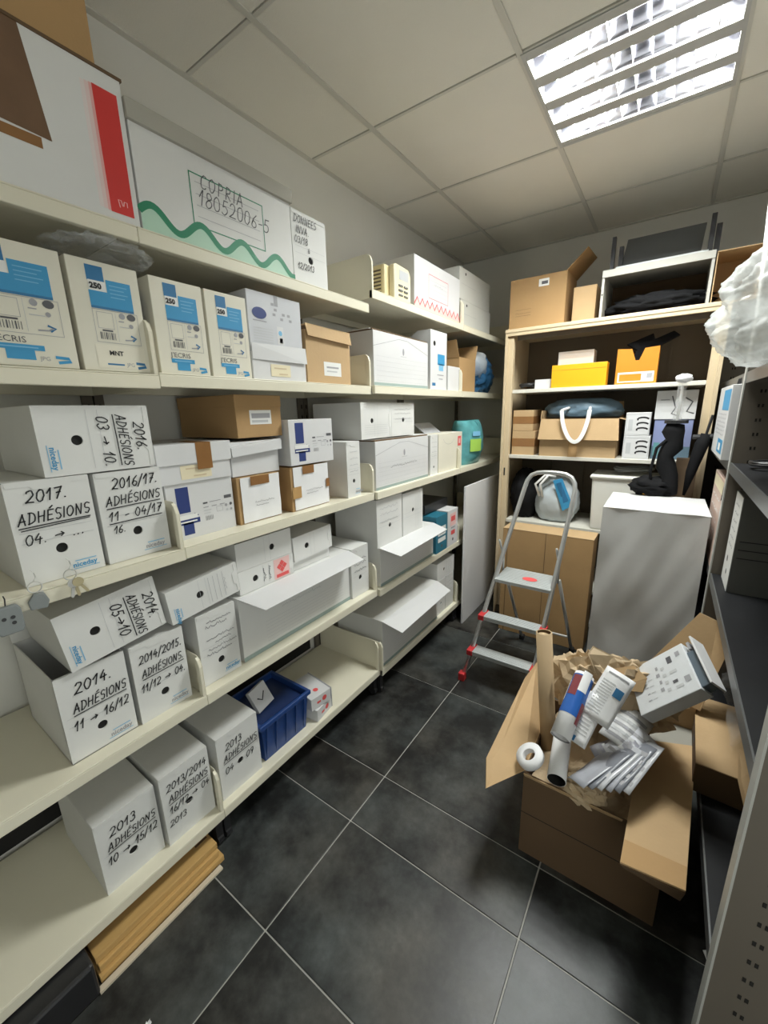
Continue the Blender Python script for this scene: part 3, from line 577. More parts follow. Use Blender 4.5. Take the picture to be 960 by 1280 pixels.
# third shelf, second bay: parcels
t, F, Wd = carton('carton', 'wide brown carton with torn white label, lying over the white parcels', .808, .992, 1.352, .136, BROWN, xf=.39, D=.33)
t.location.x = .378
MB().rect(F, Wd*.28, Wd*.76, .042, .088, LABELW).rect((F[0]+F[3]*.0004, *F[1:]), Wd*.32, Wd*.73, .062, .078, GREYINK).rect((F[0]+F[3]*.0004, *F[1:]), Wd*.32, Wd*.68, .048, .056, LTINK).build('torn_label', t)
MB().box(-.332, .002, -Wd/2-.002, Wd/2+.002, .098, .1365, BROWN).build('lid', t, bevel=.0015)
def logo_box(y0, y1, z0, Ht, label, xf):
    t, F, Wd = carton('paper_box', label, y0, y1, z0, Ht, WHITE2, xf=xf, D=.28)
    w, h = Wd, Ht; mb = MB(); mb.rect(F, w*.13, w*.31, h*.48, h*.93, NAVY); mb.rect(F, w*.18, w*.33, h*.08, h*.30, NAVY); mb.rect(F, w*.1, w*.43, h*.27, h*.36, NAVY); mb.build('navy_blocks', t)
    mb = MB(); mb.rect((F[0]+F[3]*.0005, *F[1:]), w*.10, w*.40, h*.36, h*.44, LABELW); mb.ribbon((F[0]+F[3]*.0005, *F[1:]), [(w*.12, h*.315), (w*.38, h*.315)], h*.025, LABELW); mb.ribbon(F, [(w*.36, h*.44), (w*.41, h*.40)], h*.02, NAVY); mb.build('banner', t)
    mb = MB()
    for i in range(3): mb.rect(F, w*(.50+.13*i), w*(.58+.13*i), h*.50, h*.515, GREYINK)
    mb.rect(F, w*.84, w*.96, h*.60, h*.66, INKSOFT); mb.rect(F, w*.50, w*.57, h*.57, h*.60, INKSOFT); mb.rect(F, w*.60, w*.78, h*.585, h*.597, GREYINK); mb.rect(F, w*.50, w*.62, h*.44, h*.455, LTINK); mb.rect(F, w*.50, w*.60, h*.39, h*.40, LTINK)
    mb.frame(F, w*.70, w*.80, h*.38, h*.48, .0008, GREYINK); mb.disc(F, w*.86, h*.47, .005, GREYINK, 8); mb.disc(F, w*.94, h*.48, .005, INKSOFT, 8); mb.disc(F, w*.87, h*.38, .004, LTINK, 8); mb.disc(F, w*.94, h*.38, .004, GREYINK, 8)
    for i in range(7): mb.rect(F, w*(.52+.018*i), w*(.52+.018*i)+.001, h*.26, h*.345, INKSOFT)
    mb.build('printed_panel', t); return t
logo_box(.556, .770, Z3, .168, 'white paper box with navy logo blocks, beside the end plate', .372)
logo_box(.998, 1.226, Z3+.172, .164, 'white paper box with navy logo blocks, tilted on a taped parcel', .405)
t, F, Wd = carton('lidded_parcel', 'long white lidded box sealed with brown tape over its lid', .545, .768, Z3+.1685, .112, WHITE2, xf=.378, D=.28, lid=.058)
MB().box(.005, .0062, .0, .048, .035, .1125, TAPE).box(-.12, .0055, .0, .048, .1122, .1130, TAPE).build('tape_strip', t); MB().rect(F, Wd*.27, Wd*.70, .010, .050, LABELY).rect((F[0]+F[3]*.0004, *F[1:]), Wd*.34, Wd*.55, .038, .042, BEIGE).rect((F[0]+F[3]*.0004, *F[1:]), Wd*.44, Wd*.62, .016, .020, BEIGE).build('yellowed_label', t)
t, F, Wd = carton('lidded_parcel', 'short white lidded box with raised lid, between taped box and logo box', .778, .972, Z3+.160, .112, WHITE2, xf=.370, D=.28)
MB().slab([(-.29, -Wd/2-.004, .106), (.012, -Wd/2-.004, .094), (.012, Wd/2+.006, .110), (-.29, Wd/2+.006, .116)][::-1], .004, WHITE2).slab([(.012, -Wd/2-.004, .094), (.013, -Wd/2-.004, .066), (.013, Wd/2+.006, .078), (.012, Wd/2+.006, .110)][::-1], .003, WHITE2).build('lid', t)
def parcel(y0, y1, label, xf, Ht, side_tapes, roll=0):
    t, F, Wd = carton('taped_parcel', label, y0, y1, Z3+.0005, Ht, BROWN, xf=xf-.003, D=.26)
    n = 10; m = MB()
    def fn(u, v): return (.0015+.0035*abs(noise.noise((u*4, v*3, y0*7)))+.001, -Wd/2+.012+(Wd-.014)*u, .004+(Ht-.005)*v)
    m.grid(fn, 12, 8, PAPER); m.build('paper_sheet', t, smooth=True)
    mb = MB(); G2 = (F[0]+F[3]*.0066, *F[1:])
    mb.rect(G2, Wd*.28, Wd*.72 if not side_tapes else Wd*.58, Ht-.03, Ht, TAPE)
    if side_tapes: mb.rect(G2, .0, Wd*.22, Ht*.3, Ht*.56, mat('light_tape', (.50, .30, .12), .35, var=.12)).rect(G2, Wd*.90, Wd, Ht*.42, Ht*.62, TAPE)
    mb.build('tape_piece', t); mb = MB(); scribble(mb, G2, Wd*.35, Ht*.42, Wd*.45, .008, .0012, INKSOFT); scribble(mb, G2, Wd*.36, Ht*.35, Wd*.3, .006, .0012, INKSOFT); mb.build('handwriting', t)
parcel(.780, .955, 'white paper-faced parcel with one brown tape piece along its top', .385, .157, False)
parcel(.996, 1.195, 'white paper-faced parcel with tape on three sides', .40, .166, True)
# big flap boxes
def flap_box(y0, y1, z0, Ht, label, xf, flap, droop, dark=WHITE, green=False, textured=True):
    t, F, Wd = carton('flap_box', label, y0, y1, z0, Ht, dark, xf=xf, D=.30)
    MB().slab([(0, -Wd/2, Ht), (flap, -Wd/2+.03, Ht-droop), (flap, Wd/2-.02, Ht-droop*.7), (0, Wd/2, Ht)], .003, WHITE2).build('open_flap', t)
    mb = MB()
    for i in range(7): mb.rect(F, Wd*.18, Wd*.92, Ht*(.12+.055*i), Ht*(.12+.055*i)+.0009, LTINK)
    mb.build('ruled_line', t)
    mb = MB(); mb.disc(F, Wd*.5, Ht*.74, .014, GREYINK, 16); mb.disc((F[0]+F[3]*.0004, *F[1:]), Wd*.5, Ht*.75, .007, INKSOFT, 12); mb.build('logo_mark', t)
    mb = MB(); scribble(mb, F, Wd*.32, Ht*.56, Wd*.36, .012, .0012, GREYINK); mb.build('handwriting', t)
    MB().rect(F, 0, Wd, 0, .016, mat('green_grey_print', (.30, .38, .36), .6, var=.05)).build('base_stripe', t)
    return t
flap_box(.725, 1.300, Z4, .238, 'long white box with open front flap on fourth shelf, right of scribbled box', .395, .105, .022)
flap_box(1.482, 2.022, Z4, .200, 'white box with open flap carrying two archive boxes, beside teal lever file', .44, .10, .03)
flap_box(1.485, 2.080, Z5, .255, 'lowest white box with open front flap, on the bottom shelf', .44, .10, .045)
# small rolled things between
def envelope_front(y0, y1, z0, Ht, label, xf, lean=0):
    t, F, Wd = carton('envelope_box', label, y0, y1, z0, Ht, WHITE2, xf=xf, D=.28)
    mb = MB(); mb.ribbon(F, [(0, Ht*.72), (Wd*.42, Ht*.93), (Wd*.58, Ht*.93), (Wd, Ht*.72)], .0016, GREYINK)
    mb.build('flap_outline', t)
    mb = MB()
    for i in range(6): mb.rect(F, Wd*.04, Wd*.96, Ht*(.1+.09*i), Ht*(.1+.09*i)+.0009, LTINK)
    mb.build('ruled_line', t)
    mb = MB(); mb.disc(F, Wd*.5, Ht*.70, .008, GREYINK, 10, .016); mb.rect(F, Wd*.45, Wd*.56, Ht*.60, Ht*.614, LTINK); mb.build('logo_mark', t)
    MB().rect(F, 0, Wd, 0, .014, mat('green_grey_print', (.30, .38, .36), .6)).build('base_stripe', t)
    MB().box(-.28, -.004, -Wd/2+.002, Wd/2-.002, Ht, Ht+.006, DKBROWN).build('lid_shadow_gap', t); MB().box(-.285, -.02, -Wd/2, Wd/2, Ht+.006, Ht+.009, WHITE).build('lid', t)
    return t, F, Wd, Ht
t, F, Wd, h = envelope_front(1.480, 1.960, Z2+.007, .226, 'white box with pointed envelope print on second shelf of the third bay', .435)
t, F, Wd, h = envelope_front(1.455+.025, 1.975, Z3, .226, 'white box with envelope print under two archive boxes, third shelf', .43)
mb = MB(); scribble(mb, F, Wd*.25, h*.42, Wd*.5, .014, .0016, INKSOFT, 40); mb.build('handwriting', t)
# top shelf third bay
def ups():
    t = thing('electronic_unit', 'yellowed plastic electronic unit with vents and grey display panel', 'electronic device', (.42, 1.73, 1.911))
    MB().box(-.22, -.03, -.088, .075, 0, .155, YPLAST).build('casing', t, bevel=.012)
    MB().prism([(-.055, .012), (.088, .012), (.088, .13), (.07, .155), (-.04, .16), (-.055, .15)], -.03, 0, YPLAST2).build('front_panel', t, bevel=.006)
    F = FX((.0005, -.05, 0)); MB().rect(F, .035, .115, .098, .138, LTINK).build('display', t)
    for i in range(3):
        for j in range(2): MB().box(0, .004, -.02+.045*j, .012+.045*j, .03+.02*i, .037+.02*i, DGREY).build('button', t)
    for i in range(8): MB().box(-.19, -.05, -.0890, -.0875, .02+.015*i, .027+.015*i, BEIGED).build('vent_slot', t)
    for y in (-.06, .06): MB().box(-.18, -.16, y-.01, y+.01, -.0, .002, BLACK).build('foot', t)
ups()
t, F, Wd = carton('storage_chest', 'white storage box with red zigzag print on top shelf', 1.835, 2.345, 1.911, .234, WHITE2, xf=.43, D=.32)
mb = MB(); n = 20; pa = [(Wd*i/n, .022+(.032 if i % 2 else .0)) for i in range(n+1)]
o_, u_, v_, n_ = F
mb.add([o_+u_*a+v_*b+n_*.0006 for a, b in pa]+[o_+u_*a+v_*.001+n_*.0006 for a, b in pa], [(i, i+1, n+2+i, n+1+i) for i in range(n)], PINK)
mb.ribbon(F, pa, .009, REDS, .001); mb.build('zigzag_print', t)
mb = MB(); mb.frame(F, .14, .36, .07, .18, .002, REDS)
for b in (.155, .135, .115, .095): mb.rect(F, .16, .34, b, b+.001, LTINK)
scribble(mb, F, .2, .138, .1, .01, .001, GREYINK); mb.build('label_frame', t)
for z0, hh, y0, y1, xf, lab in ((1.9115, .146, 2.385, 2.86, .42, 'grey-white archive box, lower of the pair on the far top shelf'), (2.0578, .168, 2.36, 2.84, .42, 'grey-white archive box, upper of the pair on the far top shelf')):
    archive(y0, y1, z0, hh, lab, xf=xf, D=.36, logo=False, hole=.7, hr=.01, seam=False, m=WHITE) if False else None
    t, F, Wd = carton('archive_box', lab, y0, y1, z0, hh, mat('shaded_white_card', (.58, .58, .54), .65, var=.05), xf=xf, D=.34, cat='archive box')  # white card greyed for the shade these boxes stand in
    MB().disc(F, Wd*.18, hh*.84, .008, HOLE).build('finger_hole', t)
    MB().rect(F, Wd*.05, Wd*.5, hh*.5, hh*.5+.001, GREYINK).build('ruled_line', t)
# second shelf, third/fourth bay
def lever(y0, y1, z0, Ht, label, xf, spine, blocks, D=.26):
    t = thing('lever_arch_file', label, 'binder', (xf, (y0+y1)/2, z0)); Wd = y1-y0
    MB().box(-D, 0, -Wd/2, Wd/2, 0, Ht, spine).build('cover', t, bevel=.002)
    F = FX((0, -Wd/2, 0)); MB().disc(F, Wd*.5, Ht*.16, .010, INKSOFT).build('finger_ring', t)
    mb = MB()
    for q_, (a0, a1, b0, b1, m) in enumerate(blocks): mb.rect((F[0]+F[3]*.0003*q_, *F[1:]), Wd*a0, Wd*a1, Ht*b0, Ht*b1, m)
    mb.build('spine_label', t); return t
t = thing('storage_file', 'tall white file box with triangular cut, hole and blue print', 'box', (.435, 2.085, Z2+.0065)); Wd = .19
MB().prism([(-.26, 0), (0, 0), (0, .30), (-.08, .30), (-.26, .19)], -Wd/2, Wd/2, WHITE2, 'y').build('body', t, bevel=.0015)
F = FX((0, -Wd/2, 0)); MB().disc(F, Wd*.22, .235, .013, HOLE).build('finger_hole', t); MB().rect(F, Wd*.42, Wd*.86, .13, .185, BLUEP).rect(F, Wd*.5, Wd*.78, .10, .135, BLUEL).rect(F, Wd*.4, Wd*.8, .075, .08, GREYINK).rect(F, Wd*.5, Wd*.75, .055, .06, GREYINK).rect(F, Wd*.1, Wd*.3, .02, .035, BLUED).build('printed_panel', t)
carton('small_box', 'small plain white box in front of the brown open carton', 2.20, 2.36, Z2+.0065, .135, WHITE2, xf=.435, D=.12)
def open_carton(name, label, loc, Wd, D, Ht, m, flaps, rz=0, group=None, inner=None, front=True):
    """hollow carton: local x width, y depth, front at y=0 facing -y; flaps: list of (side, length, angle out from vertical)"""
    t = thing(name, label, 'box', loc, rz, group); e = .004; inner = inner or m
    MB().box(0, Wd, 0, e, 0, Ht, m).build('front_panel', t) if front else None
    MB().box(0, Wd, D-e, D, 0, Ht, m).build('back_panel', t)
    MB().box(0, e, e, D-e, 0, Ht, m).build('side_panel', t); MB().box(Wd-e, Wd, e, D-e, 0, Ht, m).build('side_panel', t)
    MB().box(e, Wd-e, e, D-e, 0, e, inner).build('bottom_panel', t)
    for side, L, ang in flaps:
        a = math.radians(ang); dz, do = math.cos(a)*L, math.sin(a)*L
        q = {'f': [(0, 0, Ht), (Wd, 0, Ht), (Wd-.004, -do, Ht+dz), (.004, -do, Ht+dz)], 'b': [(0, D, Ht), (Wd, D, Ht), (Wd-.004, D+do, Ht+dz), (.004, D+do, Ht+dz)],
             'l': [(0, 0, Ht), (0, D, Ht), (-do, D-.004, Ht+dz), (-do, .004, Ht+dz)], 'r': [(Wd, 0, Ht), (Wd, D, Ht), (Wd+do, D-.004, Ht+dz), (Wd+do, .004, Ht+dz)]}[side]
        MB().slab(q, .004, m).build('flap', t)
    return t
open_carton('open_carton', 'open brown carton with raised flaps, beside blue bag on second shelf', (.42, 2.38, Z2+.0065), .25, .30, .20, BROWN, [('l', .10, 20), ('r', .10, 25), ('b', .09, -35)], rz=PI/2)
o = crumple('blue_plastic_bag', (.31, 2.85, Z2+.125), (.10, .14, .12), .45, 3.0, 9, BLUEBAG, squash=lambda p, d: Vector((p.x, p.y, max(p.z, -.117)))); tag(o, 'crumpled blue and white plastic bag at the shelf end near the cabinet', 'plastic bag')
crumple('white_patch', (.055, -.09, .065), (.07, .07, .075), .3, 3, 12, BAGF, 20, 14, parent=o)
# third shelf, third / fourth bay
t, F, Wd = carton('small_carton', 'cream box with red mark and lifted grey lid, third shelf', 2.100, 2.425, Z3, .225, CREAMBOX, xf=.43, D=.26)
MB().rect(F, Wd*.80, Wd*.95, .14, .20, REDS).rect((F[0]+F[3]*.0004, *F[1:]), Wd*.84, Wd*.91, .155, .185, PINK).build('red_mark', t)
mb = MB(); mb.ribbon(F, arc(Wd*.42, .21, .08, .05, 200, 330), .0014, GREYINK); mb.build('printed_curve', t); MB().slab([(-.1, -Wd/2+.02, .226), (-.1, Wd/2-.1, .226), (-.18, Wd/2-.1, .285), (-.18, -Wd/2+.02, .285)], .003, GREYCARD).build('lid_flap', t)
def packet():
    t = thing('plastic_packet', 'turquoise plastic packet with lime print, far end of third shelf', 'packet', (.38, 2.62, Z3))
    def fn(u, v):
        a = 2*PI*u; zz = .29*v; k = math.sin(PI*min(1, max(0, v*.9+.05)))**.4
        return ((.10*k*math.cos(a))+.008*noise.noise((u*9, v*7, 2)), (.155+.02*abs(2*v-1)**3)*math.sin(a)+.008*noise.noise((u*9, v*8, 5)), zz)
    MB().grid(fn, 36, 16, TURQ).build('pouch', t, smooth=True)
    mb = MB(); mb.grid(lambda u, v: (.104*math.sqrt(max(0, 1-((-.115+.10*u)/.155)**2))+.004, -.115+.10*u, .09+.08*v), 6, 5, LIME); mb.build('lime_print', t, smooth=True)
    mb = MB(); mb.grid(lambda u, v: (.104*math.sqrt(max(0, 1-((-.10+.07*u)/.155)**2))+.004, -.10+.07*u, .19+.03*v), 5, 5, BLUEL); mb.build('blue_print', t, smooth=True)
packet()
# fourth shelf, third bay
lever(2.034, 2.178, Z4, .228, 'teal lever arch file with white spine label', .455, mat('teal_card', (.02, .16, .24), .5), [(.15, .85, .45, .7, LABELW), (.15, .85, .28, .40, LABELW), (.25, .75, .5, .55, GREYINK), (.25, .75, .6, .63, GREYINK)])
lever(2.188, 2.330, Z4, .232, 'white lever arch file with red print, beside teal file', .455, WHITE2, [(.2, .8, .55, .9, PINK), (.3, .7, .68, .82, REDS), (.3, .7, .3, .42, REDS), (.3, .7, .48, .52, GREYINK)])
carton('shade_block', 'black block standing for the shade behind the lever arch files on fourth shelf', 2.03, 2.33, Z4+.235, .055, BLACK, xf=.38, D=.2)  # block put in for the dark shelf interior, where only shade lies
# bottom shelf: crate and pair of small boxes
def crate():
    t = thing('plastic_crate', 'dark blue plastic crate with ribbed sides on the bottom shelf', 'crate', (.30, .865, Z5)); h = .172; e = .005
    def ring(w0, d0, w1, d1, z0, z1, m, mb):
        a = [(-d0, -w0), (d0, -w0), (d0, w0), (-d0, w0)]; b = [(-d1, -w1), (d1, -w1), (d1, w1), (-d1, w1)]
        mb.add([(*p, z0) for p in a]+[(*p, z1) for p in b], [(i, (i+1) % 4, 4+(i+1) % 4, 4+i) for i in range(4)], m)
    mb = MB(); ring(.105, .10, .118, .112, 0, h, BLUEBIN, mb); ring(.114, .108, .101, .096, h, .006, BLUEBIN, mb); mb.add([(-.1, -.105, 0), (.1, -.105, 0), (.1, .105, 0), (-.1, .105, 0)], [(0, 1, 2, 3)], BLUEBIN); mb.add([(-.096, -.101, .006), (.096, -.101, .006), (.096, .101, .006), (-.096, .101, .006)], [(3, 2, 1, 0)], BLUEBIN); mb.build('shell', t)
    m = MB(); m.box(-.122, -.108, -.128, .128, h-.018, h, BLUEBIN).box(.108, .122, -.128, .128, h-.018, h, BLUEBIN).box(-.108, .108, -.128, -.113, h-.018, h, BLUEBIN).box(-.108, .108, .113, .128, h-.018, h, BLUEBIN); m.build('rim', t, bevel=.003)
    for y in (-.095, -.05, .0, .05, .095): MB().slab([(.102, y-.004, .01), (.102, y+.004, .01), (.121, y+.004, h-.018), (.121, y-.004, h-.018)], .01, BLUEBIN).build('rib', t)
    for x in (-.07, 0, .07): MB().slab([(x+.004, -.106, .01), (x-.004, -.106, .01), (x-.004, -.126, h-.018), (x+.004, -.126, h-.018)][::-1], .01, BLUEBIN).build('rib', t)
    MB().box(-.108, .108, -.113, .113, h-.03, h-.024, mat('navy_lid', (.012, .03, .11), .4)).build('inner_lid', t)
    return t
crate()
t = thing('card_box', 'white card with a black tick lying in the blue crate', 'box', (.30, .835, .338), 0, rot=(.1, -.5, .1))
MB().box(-.010, .010, -.042, .042, -.045, .045, WHITE2).build('body', t, bevel=.001)
mb = MB(); mb.ribbon(FX((.0102, 0, 0)), [(-.02, .004), (-.004, -.012), (.018, .012)], .005, INK); mb.build('tick_mark', t)
for z0, rz, lab in ((Z5, .15, 'small white and red box on the bottom shelf, beneath its twin'), (Z5+.0565, -.12, 'small white and red box resting on its twin on the bottom shelf')):
    t = thing('small_box', lab, 'box', (.36, 1.06, z0), rz, 'small white and red boxes')
    MB().box(-.10, .06, -.055, .055, 0, .055, WHITE2).build('body', t, bevel=.0012); F = FX((.06, -.055, 0)); F2 = FZ((0, 0, .055))
    MB().disc(F, .07, .03, .012, REDS, 10).rect(F, .03, .05, .02, .03, REDS).disc(F2, .02, .0, .012, REDS, 8).disc(F2, -.03, -.025, .007, REDS, 8).build('red_mark', t)
    MB().box(-.10, .061, .050, .0556, .0, .0565 if z0 > Z5 else .056, GREYINK).build('end_edge', t)
# white panel leaning by the last bay
tag(MB().box(0, .012, 0, .60, 0, .955, BOARDW).build('laminate_board', bevel=.001), 'tall white laminate panel standing between the shelving and beige cabinet', 'panel').location = (.487, 2.345, 0)
# under the first bay: boards and black case
t = thing('timber_stack', 'bundle of raw wooden boards on the floor under the shelving', 'timber', (.43, .335, 0), 0)
for x, z, dx, L in ((-.02, 0, .12, .36), (-.025, .022, .11, .35), (-.03, .044, .10, .355)): MB().box(x-dx/2, x+dx/2, -L/2, L/2-.004*(z > .02), z, z+.0205, WOODM).build('board', t, bevel=.001)
MB().box(.046, .062, -.19, .16, 0, .007, mat('pale_wood', (.62, .54, .42), .6, var=.1)).build('board', t)
for k in range(2): MB().box(-.05+.02*k, -.042+.02*k, .125, .165, .0645, .0655, DKBROWN).build('dark_slot', t)
tag(MB().box(.17, .49, -.6, .148, 0, .105, BLACK).build('black_case', bevel=.008), 'long black case under the nearest shelving bay', 'case')
for i, (x, y, r) in enumerate(((.62, .13, .3), (.58, .10, 1.2), (.66, .17, 2.2))):
    def fn(u, v, i=i): return (.05*(u-.5)+.01*noise.noise((u*3, v*3, i*4)), .012*(v-.5), .002+.012*abs(noise.noise((u*5, v*4, i*3.3))))
    o = tag(MB().grid(fn, 10, 4, PAPER).build('paper_shred', smooth=True), ('torn white paper shred on dark floor, nearest the black case', 'torn white paper shred on dark floor, smallest of three', 'torn white paper shred on dark floor, nearest the timber')[i], 'paper scrap', 'paper shreds on the floor'); o.location = (x, y, .001); o.rotation_euler.z = r
# keys on the third shelf lip
def keys(loc, label, kind):
    t = thing('key_ring', label, 'keys', loc)
    MB().tube([(.003, .0, .062), (.006, .004, .055), (.004, .006, .044), (.005, 0, .034)], .0012, STEEL, n=6).build('wire_hook', t)
    MB().tube([(.008, .012*math.cos(a), .024+.012*math.sin(a)) for a in [2*PI*i/18 for i in range(18)]], .0013, STEEL, n=6, closed=True).build('split_ring', t)
    if kind == 0:
        MB().prism([(-.016, -.022), (.012, -.026), (.018, -.010), (.012, .008), (-.006, .012), (-.018, -.004)], .008, .016, FOB).build('leather_tag', t, bevel=.002)
        MB().prism([(.004, .01), (.012, .012), (.016, -.012), (.008, -.014)], .005, .008, STEEL).build('key', t)
    else:
        for a, m in ((.5, BRASS), (-.2, STEEL), (.1, BRASS)):
            k = MB(); k.prism([(.011*math.cos(2*PI*i/12), -.012+.011*math.sin(2*PI*i/12)) for i in range(12)], .0, .002, m); k.prism([(-.003, -.022), (.003, -.022), (.003, -.043), (0, -.046), (-.003, -.043)], 0, .002, m)
            o = k.build('key', t); o.location = (.010+.003*abs(a*4), .003, .016); o.rotation_euler.x = a
    return t
keys((XS, .222, Z3-.012), 'key ring with grey tag hanging over the shelf lip', 0)
keys((XS, .286, Z3-.006), 'bunch of brass keys on a ring hanging over the shelf lip', 1)
t = thing('remote_fob', 'grey remote fob with round buttons hanging at the shelf edge', 'remote', (XS+.002, .170, Z3-.07))
MB().prism([(-.018, 0), (.018, 0), (.022, .01), (.022, .05), (.016, .06), (-.016, .06), (-.022, .05), (-.022, .01)], 0, .014, FOB).build('shell', t, bevel=.003)
for a, b in ((.006, .036), (.006, .024), (-.008, .036)): MB().disc(FX((.014, 0, 0)), a, b, .004, BLACK, 10).build('button', t)
MB().tube([(.006, 0, .058), (.006, .002, .075), (-.002, .002, .079)], .0012, BLACK, n=6).build('cord', t)
# ------------------------------------------------------------------ CABINET
CX0, CX1, CY0, CY1, CZ = .615, 1.685, 2.62, 3.10, 1.895
def cabinet():
    t = thing('storage_cabinet', 'tall beige metal cabinet with open shutter front and three shelves in view', 'cabinet', (CX0, CY0, 0)); w = CX1-CX0; d = CY1-CY0
    for x in (0, w-.014): MB().box(x, x+.014, 0, d, 0, CZ-.02, BEIGE).build('side_panel', t, bevel=.002)
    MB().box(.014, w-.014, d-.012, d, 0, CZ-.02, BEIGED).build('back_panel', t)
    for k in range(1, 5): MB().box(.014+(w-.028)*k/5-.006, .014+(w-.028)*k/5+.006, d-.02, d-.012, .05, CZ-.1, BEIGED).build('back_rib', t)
    MB().box(-.002, w+.002, -.004, d, CZ-.02, CZ, BEIGE).build('top_panel', t, bevel=.003)
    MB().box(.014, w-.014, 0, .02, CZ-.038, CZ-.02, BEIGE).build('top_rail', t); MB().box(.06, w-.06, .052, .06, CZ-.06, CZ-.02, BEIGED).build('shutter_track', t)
    for x in (.014, w-.050): sp_ = MB().box(x, x+.036, .012, .05, .06, CZ-.05, BEIGE).build('shutter_post', t, bevel=.003); left_post = sp_ if x < .1 else left_post
    for x in (.014, w-.02): MB().box(x, x+.006, 0, .012, .06, CZ-.05, BEIGE).build('frame_edge', t)
    MB().box(.026, .034, .010, .0125, 1.0, 1.05, HOLE).build('lock_slot', left_post)
    for z in (1.542, 1.135, .70, .30, .075): MB().box(.05, w-.05, .03, d-.02, z-.022, z, SHELFG).build('shelf', t, bevel=.002)
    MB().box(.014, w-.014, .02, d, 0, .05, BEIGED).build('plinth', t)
cabinet()
def ybox(name, label, x0, x1, y0, z0, Ht, m, D=.3, cat='box', rz=0, group=None, bevel=.0015, lid=0):
    t = thing(name, label, cat, ((x0+x1)/2, y0, z0), rz, group); Wd = x1-x0
    MB().box(-Wd/2, Wd/2, 0, D, 0, Ht, m).build('body', t, bevel=bevel); return t, FY((-Wd/2, 0, 0)), Wd
s1, s2, s3 = 1.542, 1.135, .70
t, F, Wd = ybox('yellow_box', 'long bright yellow box on the upper cabinet shelf', .893, 1.185, 2.66, s1, .128, YELLOW, .085)
MB().box(-Wd/2+.001, Wd/2-.001, -.001, .0, .098, .1, ORANGE).build('lid_edge', t)
ybox('white_box', 'plain white box standing behind the long yellow box', .905, 1.10, 2.747, s1, .21, WHITE2, .1)
t = thing('orange_carton', 'orange carton with notched flap and pale printed label', 'box', (1.225, 2.70, s1)); Wd = .195
MB().prism([(0, 0), (Wd, 0), (Wd, .19), (Wd*.66, .185), (Wd*.55, .125), (Wd*.46, .125), (Wd*.35, .185), (0, .19)], 0, .004, ORANGE, 'y').box(0, .004, .004, .15, 0, .18, ORANGE).box(Wd-.004, Wd, .004, .15, 0, .18, ORANGE).box(0, Wd, .146, .15, 0, .18, ORANGE).build('body', t)
F = FY((0, 0, 0)); MB().rect(F, .012, Wd-.012, .012, .065, LABELW).rect((F[0]+F[3]*.0004, *F[1:]), .02, .125, .018, .055, ORANGE).rect((F[0]+F[3]*.0004, *F[1:]), .15, .175, .03, .055, GREYINK).build('printed_label', t)
t = thing('black_holster', 'black folded cloth piece sticking out of the orange carton', 'cloth', (1.33, 2.77, s1+.10))
MB().slab([(-.05, 0, 0), (-.02, 0, .08), (-.07, 0, .115), (.05, 0, .16), (.06, 0, .13), (.14, .02, .165), (.17, .02, .14), (.07, 0, .085), (.01, 0, .06), (.0, 0, 0)], .03, BLACKC).build('fold', t, bevel=.004)
def cable_coil(name, label, loc, r, m, n=5, cat='cable', parent=None, sq=(1, 1, .35)):
    pts = []
    for i in range(n*14):
        a = i*2*PI/14; k = r*(.75+.25*noise.noise((i*.13, 3, loc[0]*5)))
        pts.append((k*math.cos(a)*sq[0], k*math.sin(a)*sq[1], .006+r*sq[2]*(.5+.5*noise.noise((i*.21, 9, loc[1])))))
    o = MB().tube(pts, .0045, m, n=6).build(name, parent, smooth=True); o.location = loc; return tag(o, label, cat)
cable_coil('black_cable', 'tangle of black cables at the left of the upper cabinet shelf', (.735, 2.72, s1), .055, BLACK, 6, sq=(1, .6, .8))
ybox('white_adapter', 'flat white box beside the black cable tangle', .79, .885, 2.69, s1, .055, WHITE2, .14)
# second cabinet shelf
for k, (z, h, x1, lab) in enumerate(((s2, .150, .815, 'tape-wrapped brown parcel, lower of two stacked in cabinet'), (s2+.151, .130, .80, 'tape-wrapped brown parcel, upper of two stacked in cabinet'))):
    t, F, Wd = ybox('brown_parcel', lab, .672, x1, 2.675, z, h, KRAFT, .2, rz=0.0, group='tape-wrapped parcels in the cabinet')
    MB().box(-Wd/2-.0006, Wd/2+.0006, -.0008, .2, h*.35, h*.7, TAPE).build('tape_band', t)
def big_open():
    x0, w, D, h = .852, .42, .26, .225
    t = open_carton('open_carton', 'wide brown carton with front flap folded down, in the cabinet', (x0, 2.655, s2), w, D, h, KRAFT, [('b', .1, -20)])
    MB().slab([(0, -.001, h), (w, -.001, h), (w+.012, -.03, h*.46), (-.006, -.03, h*.46)][::-1], .004, KRAFT).build('front_flap', t)
    MB().slab([(0, 0, h), (0, D, h), (.004, D, h+.05), (.004, 0.0, h+.05)], .004, KRAFT).build('side_flap', t)
    MB().slab([(w, 0.005, h), (w, D, h), (w+.10, D, h-.03), (w+.10, .05, h-.03)], .003, KRAFT).build('side_flap', t)
    MB().box(w*.40, w*.52, -.0052, -.0042, 0, h*.5, BROWN).build('tape_strip', t)
big_open()
t = thing('shopping_bag', 'slate blue fabric bag with white handle, stuffed in the wide carton', 'bag', (1.06, 2.78, s2+.225))
crumple('pouch', (0, .02, .045), (.20, .09, .075), .18, 2.6, 21, BLUEGREY, parent=t, squash=lambda p, d: Vector((p.x, p.y, min(.072, max(-.04, p.z)))))
pp = []
for i in range(25):
    a = i/24; xx = -.085+.15*a+.02*math.sin(PI*a); zz = .05-.205*math.sin(PI*a)**.6*(1-.25*a); yy = -.165-.02*math.sin(PI*a)
    pp.append((xx, yy-.0, zz))
mb = MB(); vs = []
